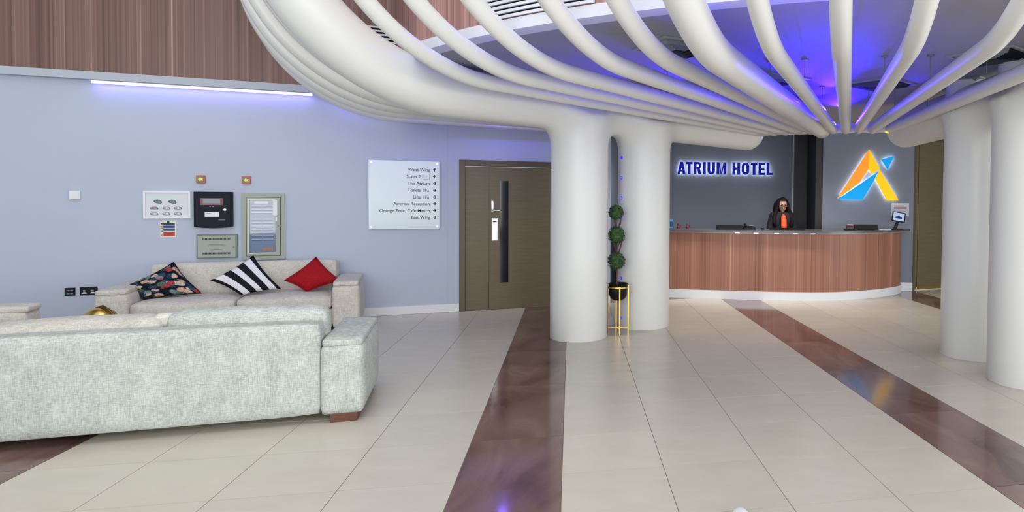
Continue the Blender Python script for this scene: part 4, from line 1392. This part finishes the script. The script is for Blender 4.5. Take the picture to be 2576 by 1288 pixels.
for i, (x, rz) in enumerate(((-0.085, .3), (0.062, -.3))):
    o = place('red_figurine', ('small dark red ornament on the counter nearer the second column' if i == 0 else 'small dark red ornament on the counter further from the second column'), 'ornament', x, 10.56, rz, 'two red ornaments on the counter')
    bm = bmesh.new(); lathe(bm, [(0, 0), (.026, 0), (.03, .01), (.02, .03), (.012, .045), (.018, .058), (.012, .07), (0, .074)], 14); finish('body', bm, mat('dark_red', lin(120, 44, 64), 0.4), o, True)
    bm = bmesh.new(); tube(bm, [(.012, 0, .03), (.04, 0, .045), (.034, 0, .02)], .006, 6); finish('arm', bm, mat('dark_red', lin(120, 44, 64), 0.4), o, True)

# ------------------------------------------------------------------ backlit hotel name
ang = atan2((TQ - TP).y, (TQ - TP).x)
dT = (TQ - TP).normalized()
so = -0.124 - TP.x
pT = TP + dT * (so / dT.x)
hs = thing('hotel_sign', 'backlit dark blue letters spelling the hotel name on the back wall', 'sign', (pT.x, pT.y, 1.974), ang)
CAP, TOT = 0.225, 1.76
raw = []
for ch in 'ATRIUM HOTEL':
    if ch == ' ':
        raw.append(None); continue
    t = text_mesh(ch, 1.0, 0.0, M_letter, 'letter', hs, 'LEFT', 0.0)
    xs = [v.co.x for v in t.data.vertices]; zs = [v.co.z for v in t.data.vertices]
    raw.append((t, ch, min(xs), max(xs), min(zs), max(zs)))
wt = {'A': .62, 'T': .50, 'R': .58, 'I': .22, 'U': .58, 'M': .74, 'H': .58, 'O': .58, 'E': .50, 'L': .47}
gap, spc = 0.115, 0.36
tot = sum((spc if r_ is None else wt[r_[1]] + gap) for r_ in raw) - gap
x = 0.0
sc = TOT / tot
for r_ in raw:
    if r_ is None:
        x += spc * sc; continue
    t, ch, a0, a1, b0, b1 = r_
    wd = wt[ch] * sc
    old = t.data
    hz = CAP
    st_ = 0.051      # stroke width
    bm = bmesh.new()
    hb = bmesh.new()
    def Pl(*pts):
        prism(bm, list(pts), -0.055, -0.035, 'y')
        mx_ = sum(p_[0] for p_ in pts) / len(pts); mz_ = sum(p_[1] for p_ in pts) / len(pts)
        if len(pts) > 4:
            return
        prism(hb, [(mx_ + (a_ - mx_) * .72, mz_ + (b_ - mz_) * (.80 if abs(b_ - mz_) < .05 else .94)) for a_, b_ in pts], -0.033, -0.022, 'y')
    def B(x0, x1, z0, z1):
        Pl((x0, z0), (x1, z0), (x1, z1), (x0, z1))
    s_ = st_
    if ch == 'A':
        Pl((0, 0), (s_, 0), (wd / 2 + s_ * .42, hz), (wd / 2 - s_ * .55, hz)); Pl((wd - s_, 0), (wd, 0), (wd / 2 + s_ * .55, hz), (wd / 2 - s_ * .42, hz)); B(wd * .24, wd * .76, hz * .2, hz * .2 + s_ * .72)
    elif ch == 'T':
        B(0, wd, hz - s_ * .85, hz); B(wd / 2 - s_ / 2, wd / 2 + s_ / 2, 0, hz - s_ * .85)
    elif ch == 'I':
        B(wd / 2 - s_ / 2, wd / 2 + s_ / 2, 0, hz)
    elif ch == 'L':
        B(0, s_, 0, hz); B(s_, wd, 0, s_ * .85)
    elif ch == 'E':
        B(0, s_, 0, hz); B(s_, wd, 0, s_ * .82); B(s_, wd, hz - s_ * .82, hz); B(s_, wd * .9, hz / 2 - s_ * .4, hz / 2 + s_ * .4)
    elif ch == 'H':
        B(0, s_, 0, hz); B(wd - s_, wd, 0, hz); B(s_, wd - s_, hz / 2 - s_ * .42, hz / 2 + s_ * .42)
    elif ch == 'M':
        B(0, s_, 0, hz); B(wd - s_, wd, 0, hz)
        xm = wd / 2
        Pl((s_, hz), (s_, hz * .60), (xm - s_ * .32, .015), (xm, .015), (xm, hz * .16)); Pl((wd - s_, hz), (xm, hz * .16), (xm, .015), (xm + s_ * .32, .015), (wd - s_, hz * .60))
    elif ch in 'UO':
        def half(up):
            n_ = 8; ro = wd / 2; ri = wd / 2 - s_; cz = ro if not up else hz - ro
            for k in range(n_):
                a_, b_ = pi * k / n_, pi * (k + 1) / n_
                sg = 1 if up else -1
                Pl((ro + ro * cos(a_), cz + sg * ro * sin(a_)), (ro + ro * cos(b_), cz + sg * ro * sin(b_)), (ro + ri * cos(b_), cz + sg * ri * sin(b_)), (ro + ri * cos(a_), cz + sg * ri * sin(a_)))
        half(False)
        if ch == 'O':
            half(True)
        zt = hz if ch == 'U' else hz - wd / 2
        B(0, s_, wd / 2, zt); B(wd - s_, wd, wd / 2, zt)
    elif ch == 'R':
        B(0, s_, 0, hz); ro = hz * .29; cz = hz - ro; xr = wd - ro * .95
        B(s_, xr, hz - s_ * .82, hz); B(s_, xr, hz - 2 * ro, hz - 2 * ro + s_ * .82)
        n_ = 8; ri = ro - s_ * .85
        for k in range(n_):
            a_, b_ = -pi / 2 + pi * k / n_, -pi / 2 + pi * (k + 1) / n_
            Pl((xr + ro * .95 * cos(a_), cz + ro * sin(a_)), (xr + ro * .95 * cos(b_), cz + ro * sin(b_)), (xr + ri * .9 * cos(b_), cz + ri * sin(b_)), (xr + ri * .9 * cos(a_), cz + ri * sin(a_)))
        Pl((wd - s_ * 1.05, 0), (wd, 0), (wd * .80, hz - 2 * ro + s_ * .4), (wd * .80 - s_, hz - 2 * ro + s_ * .4))
    me_ = bpy.data.meshes.new('letter'); bmesh.ops.recalc_face_normals(bm, faces=bm.faces); bm.to_mesh(me_); bm.free()
    me_.materials.append(M_letter)
    t.data = me_; bpy.data.meshes.remove(old)
    t.location = (x, 0, 0)
    # white light box behind each letter
    hm = bpy.data.meshes.new('halo_light'); bmesh.ops.recalc_face_normals(hb, faces=hb.faces); hb.to_mesh(hm); hb.free()
    hl = link('halo_light', hm, t, M_halo)
    x += wd + (gap - (.09 if ch == 'A' else .02 if ch == 'T' else -.008)) * sc

# ------------------------------------------------------------------ backlit emblem
angL = atan2((LQ - LP).y, (LQ - LP).x)
lg = thing('hotel_emblem', 'large backlit emblem of orange, yellow and blue facets on the right wall', 'emblem', (LP.x, LP.y, 0), angL)
dL = (LQ - LP).normalized()
def LX(x):
    return (x - LP.x) / dL.x
Kx, Kz = 3.117, 2.396
def lpx(px_, pz_):
    # emblem drawn on its own 1717 wide grid (2000..2400 x 320..620)
    X = 2000 + px_ / 4.2925; Y = 320 + pz_ / 4.2925
    return (LX(2.609 + (X - 2105) * (3.614 - 2.609) / (2258 - 2105)), 1.541 + (503 - Y) * (2.396 - 1.541) / (503 - 376))
facets = [('orange_facet', M_lo, [(450, 778), (785, 245), (785, 452), (690, 600), (570, 690)]),
          ('yellow_facet', M_ly, [(790, 245), (905, 452), (815, 505), (785, 452), (785, 250)]),
          ('yellow_leg', M_ly, [(902, 462), (1112, 788), (985, 788), (858, 560)]),
          ('blue_facet', M_lb, [(455, 782), (690, 620), (890, 478), (840, 585), (725, 785)]),
          ('blue_tip', M_lb, [(918, 350), (1058, 312), (988, 458)])]
for nm, m_, pts_ in facets:
    P_ = [lpx(*q) for q in pts_]
    bm = bmesh.new(); prism(bm, P_, -0.055, -0.035, 'y'); f_ = finish(nm, bm, m_, lg)
    cxx = sum(p_[0] for p_ in P_) / len(P_); czz = sum(p_[1] for p_ in P_) / len(P_)
    bm = bmesh.new(); prism(bm, [(cxx + (a - cxx) * .86, czz + (b_ - czz) * .86) for a, b_ in P_], -0.034, -0.022, 'y'); finish('halo_light', bm, M_halo, f_)

nt = thing('framed_notice', 'clear framed notice with red heading on the wall above the tablet', 'notice', (LP.x, LP.y, 0), angL)
def nbox(name, m_, x0, x1, z0, z1, y0, y1):
    bm = bmesh.new(); box(bm, x0, x1, -y1, -y0, z0, z1); return finish(name, bm, m_, nt)
n0, n1 = LX(3.515), LX(3.80)
nbox('acrylic_frame', mat('acrylic_grey', lin(178, 184, 198), 0.2), n0, n1, 1.275, 1.49, 0.0, 0.012)
nbox('sheet', mat('notice_sheet', lin(196, 198, 206), 0.6), n0 + .02, n1 - .02, 1.295, 1.468, 0.012, 0.014)
for z in (1.44, 1.42, 1.40):
    nbox('heading_line', mat('dull_red', lin(170, 110, 124), 0.6), n0 + .04, n1 - .04, z - .006, z + .006, 0.014, 0.0147)
for z in (1.372, 1.356):
    nbox('text_line', M_greytext, n0 + .04, n1 - .05, z - .003, z + .003, 0.014, 0.0147)

# ------------------------------------------------------------------ receptionist
pr = thing('person', 'receptionist with long dark hair, glasses, black jacket and orange scarf behind the desk', 'person', (1.665, 11.10, 0), radians(4))
M_skin = mat('skin', lin(196, 150, 132), 0.55)
M_hair = noisy('dark_hair', lin(16, 11, 12), lin(26, 18, 18), (60, 60, 8), 3, 0.7, 0, 0.2)
M_jacket = mat('black_jacket', lin(20, 22, 30), 0.8)
M_scarf = noisy('orange_scarf', lin(226, 82, 40), lin(240, 98, 52), (20, 20, 20), 2, 0.7)


def skin(name, verts, edges, radii, m_, par, sub=2, root=0):
    me_ = bpy.data.meshes.new(name); me_.from_pydata(verts, edges, []); me_.update()
    o_ = link(name, me_, par, m_)
    md = o_.modifiers.new('skin', 'SKIN'); md.use_smooth_shade = True
    ss = o_.modifiers.new('sub', 'SUBSURF'); ss.levels = sub; ss.render_levels = sub
    for v_, r_ in zip(me_.skin_vertices[0].data, radii):
        v_.radius = (r_, r_) if not isinstance(r_, tuple) else r_
    me_.skin_vertices[0].data[root].use_root = True
    return o_


def apply_mods(o_):
    dg = bpy.context.evaluated_depsgraph_get()
    me_ = bpy.data.meshes.new_from_object(o_.evaluated_get(dg))
    o_.modifiers.clear(); o_.data = me_
    for p_ in me_.polygons:
        p_.use_smooth = True
    return o_


# body: head turned down to the counter, forearms resting forward
bv = [(0, .02, .88), (0, .02, 1.0), (0, .02, 1.12), (0, .0, 1.24), (0, -.01, 1.33),
      (-.15, .01, 1.245), (-.20, .0, 1.03), (-.17, -.16, .93), (-.12, -.27, .94),
      (.15, .01, 1.245), (.20, .0, 1.03), (.17, -.16, .93), (.12, -.27, .94),
      (-.09, .02, .84), (-.10, .0, .46), (-.10, .02, .09), (-.10, -.08, .035),
      (.09, .02, .84), (.10, .0, .46), (.10, .02, .09), (.10, -.08, .035)]
be = [(0, 1), (1, 2), (2, 3), (3, 4), (3, 5), (5, 6), (6, 7), (7, 8), (3, 9), (9, 10), (10, 11), (11, 12), (0, 13), (13, 14), (14, 15), (15, 16), (0, 17), (17, 18), (18, 19), (19, 20)]
br = [(.15, .11), (.13, .10), (.15, .105), (.11, .07), (.045, .047), (.045, .045), .038, .034, .024, (.045, .045), .038, .034, .024, .09, .055, .042, .035, .09, .055, .042, .035]
body = skin('body', bv, be, br, M_skin, pr)
# hands: palms and five fingers each, joined into the same body mesh
hv, he, hr = [], [], []
parts_ = []
for sgn in (-1, 1):
    bx_ = sgn * .12; b0 = Vector((bx_, -.27, .94))
    for k in range(5):
        if k < 4:
            ox = (-.027 + k * .018) * sgn
            ln_ = (.062, .074, .070, .056)[k]
            pts_ = [b0 + Vector((ox * .4, 0, 0)), b0 + Vector((ox, -.065, .004)), b0 + Vector((ox * 1.1, -.065 - ln_ * .5, .004)), b0 + Vector((ox * 1.12, -.065 - ln_ * .9, -.012))]
            rs_ = [.016, .0105, .009, .0075]
        else:
            pts_ = [b0 + Vector((-.008 * sgn, -.01, 0)), b0 + Vector((-.036 * sgn, -.045, -.004)), b0 + Vector((-.046 * sgn, -.075, -.008)), b0 + Vector((-.044 * sgn, -.098, -.012))]
            rs_ = [.016, .011, .0095, .008]
        parts_.append((pts_, rs_))
apply_mods(body)
bmh = bmesh.new(); bmh.from_mesh(body.data)
for pts_, rs_ in parts_:
    tmp = skin('finger', [tuple(q) for q in pts_], [(0, 1), (1, 2), (2, 3)], rs_, M_skin, pr, 1)
    apply_mods(tmp)
    bmh.from_mesh(tmp.data)
    bpy.data.objects.remove(tmp)
# head: shaped ovoid with nose, chin, ears; tilted down
HT = Matrix.Translation((0, -.035, 1.435)) @ Matrix.Rotation(radians(14), 4, 'X')
q = bmesh.ops.create_uvsphere(bmh, u_segments=28, v_segments=20, radius=1)
for v in q['verts']:
    x_, y_, z_ = v.co
    wx = .072 * (1 - .22 * max(0, -z_) ** 1.3); wy = .092
    p_ = Vector((x_ * wx, y_ * wy, z_ * .112))
    if y_ < -.3:                                           # face plane
        p_.y += (-y_ - .3) * .012
        if abs(x_) < .22 and -.35 < z_ < .12:              # nose
            p_.y -= .022 * (1 - abs(x_) / .22) * max(0, min(1, (.12 - z_) / .3))
        if -.02 < z_ < .22 and .2 < abs(x_) < .62:         # eye sockets
            p_.y += .008
        if z_ < -.75:
            p_.y -= .010
    v.co = p_
bmesh.ops.transform(bmh, matrix=HT, verts=q['verts'])
for sx_ in (-1, 1):
    ell(bmh, (sx_ * .074, .005, -.005), (.010, .018, .030), 10, 8, HT)
bmh.to_mesh(body.data); bmh.free()
for p_ in body.data.polygons:
    p_.use_smooth = True


def hp(name, m_, fn, par=pr, smooth=True):
    bm_ = bmesh.new(); fn(bm_); return finish(name, bm_, m_, par, smooth)


for sx_ in (-1, 1):
    hp('eye', mat('eye_dark', lin(40, 30, 28), 0.3), lambda b_: ell(b_, (sx_ * .030, -.077, .012), (.011, .008, .006), 10, 8, HT))
    hp('eyebrow', M_hair, lambda b_: ell(b_, (sx_ * .031, -.081, .036), (.018, .005, .004), 10, 6, HT))
hp('mouth', mat('lips', lin(150, 78, 76), 0.5), lambda b_: ell(b_, (0, -.082, -.062), (.022, .006, .006), 12, 8, HT))
def gl_(b_):
    for sx in (-1, 1):
        tube(b_, [HT @ Vector((sx * .034 + .026 * cos(a_), -.096, .010 + .019 * sin(a_))) for a_ in [2 * pi * k / 16 for k in range(17)]], .0035, 6, cap=False)
        tube(b_, [HT @ Vector((sx * .060, -.095, .014)), HT @ Vector((sx * .078, -.03, .016)), HT @ Vector((sx * .078, .01, .014))], .003, 6)
    tube(b_, [HT @ Vector((-.009, -.097, .014)), HT @ Vector((.009, -.097, .014))], .003, 6)
hp('glasses', M_black, gl_)
# long hair: cap plus two curtains falling over the shoulders
def hair_(b_):
    q_ = bmesh.ops.create_uvsphere(b_, u_segments=28, v_segments=22, radius=1)
    kill = []
    for v_ in q_['verts']:
        x_, y_, z_ = v_.co
        if y_ < -.45 and z_ < .56 and abs(x_) < .66:
            kill.append(v_)
        v_.co = Vector((x_ * .092, y_ * .108 + .010, z_ * .128 + .012))
    bmesh.ops.delete(b_, geom=kill, context='VERTS')
    bmesh.ops.transform(b_, matrix=HT, verts=b_.verts)
    rh = random.Random(3)

    def flow(P_, R_):
        P_ = [Vector(q) for q in P_]; Q = [P_[0]] + P_ + [P_[-1]]; out, ro = [], []
        for i in range(1, len(Q) - 2):
            for j_ in range(4):
                t = j_ / 4
                out.append(0.5 * ((2 * Q[i]) + (Q[i + 1] - Q[i - 1]) * t + (2 * Q[i - 1] - 5 * Q[i] + 4 * Q[i + 1] - Q[i + 2]) * t * t + (3 * Q[i] - Q[i - 1] - 3 * Q[i + 1] + Q[i + 2]) * t ** 3))
                ro.append(R_[i - 1] * (1 - t) + R_[i] * t)
        tube(b_, out + [P_[-1]], ro + [R_[-1]], 9)
    for sx in (-1, 1):
        for k in range(9):
            f = k / 8.0                                     # from the face side round to the back
            y0 = -.055 + .11 * f
            w1, w2, w3 = .078 + .012 * sin(pi * f), .112 - .01 * f, .150 - .045 * f
            j = lambda: rh.uniform(-.006, .006)
            flow([(sx * .010, y0 * .35 - .01, 1.548), (sx * .048, y0 * .8, 1.532), (sx * w1, y0 + j(), 1.465), (sx * (w1 + .014), y0 * .9 + j(), 1.40), (sx * w2, y0 * .8 + j(), 1.33), (sx * (w3 - .008), y0 - .01 + j(), 1.25), (sx * w3, y0 - .045 + j(), 1.15), (sx * (w3 - .02), y0 - .05 + j(), 1.08)],
                 [.012, .022, .026, .030, .036, .038, .030, .010])
    for k in range(7):
        x = -.09 + .03 * k
        tube(b_, [(x * .6, .06, 1.53), (x, .10, 1.45), (x * 1.1, .105, 1.34), (x * 1.2, .12, 1.20), (x * 1.15, .125, 1.08)], [.02, .035, .04, .038, .012], 9)
hp('hair', M_hair, hair_)
# jacket over torso and arms
jv = [(0, .02, .80), (0, .02, .95), (0, .02, 1.10), (0, .005, 1.235), (-.150, .01, 1.245), (-.21, .0, 1.03), (-.175, -.16, .935), (-.13, -.235, .94), (.150, .01, 1.245), (.21, .0, 1.03), (.175, -.16, .935), (.13, -.235, .94), (0, .015, 1.315)]
je = [(3, 12), (0, 1), (1, 2), (2, 3), (3, 4), (4, 5), (5, 6), (6, 7), (3, 8), (8, 9), (9, 10), (10, 11)]
jr = [(.185, .135), (.165, .125), (.175, .13), (.155, .115), (.092, .092), .066, .050, .040, (.092, .092), .066, .050, .040, (.074, .074)]
jk = apply_mods(skin('jacket', jv, je, jr, M_jacket, pr))
tv = [(0, .02, .86), (-.09, .02, .80), (-.10, .0, .46), (-.10, .02, .10), (.09, .02, .80), (.10, .0, .46), (.10, .02, .10)]
tr_ = apply_mods(skin('trousers', tv, [(0, 1), (1, 2), (2, 3), (0, 4), (4, 5), (5, 6)], [(.155, .12), .105, .075, .065, .105, .075, .065], M_jacket, pr))
hp('scarf', M_scarf, lambda b_: (tube(b_, [(0, -.10, 1.275), (0, -.125, 1.245), (0, -.148, 1.18), (0, -.165, 1.08), (0, -.16, .98)], [.026, .040, .046, .048, .030], 14, squash=.45)))
hp('collar', mat('scarf_pink', lin(176, 90, 92), 0.7), lambda b_: lathe(b_, [(.080, 1.262), (.076, 1.29), (.060, 1.312)], 20, (0, -.004, 0), cap=False))
for sx_ in (-1, 1):
    hp('shoe', M_black, lambda b_: ell(b_, (sx_ * .10, -.05, .04), (.045, .125, .04), 14, 8))

# ------------------------------------------------------------------ white shoe toe at the bottom edge
sh = thing('white_shoe', 'white rounded shoe toe on the cream tiles at the bottom edge', 'shoe', (0.30, 3.075, 0), 0.12)
bm = bmesh.new(); box(bm, -.047, .047, -.15, .135, 0, .022, .012, 3); finish('sole', bm, M_paper, sh, True)
bm = bmesh.new(); ell(bm, (0, .055, .022), (.044, .085, .042), 18, 12); ell(bm, (0, -.06, .03), (.042, .085, .06), 18, 12); finish('upper', bm, M_skirt, sh, True)
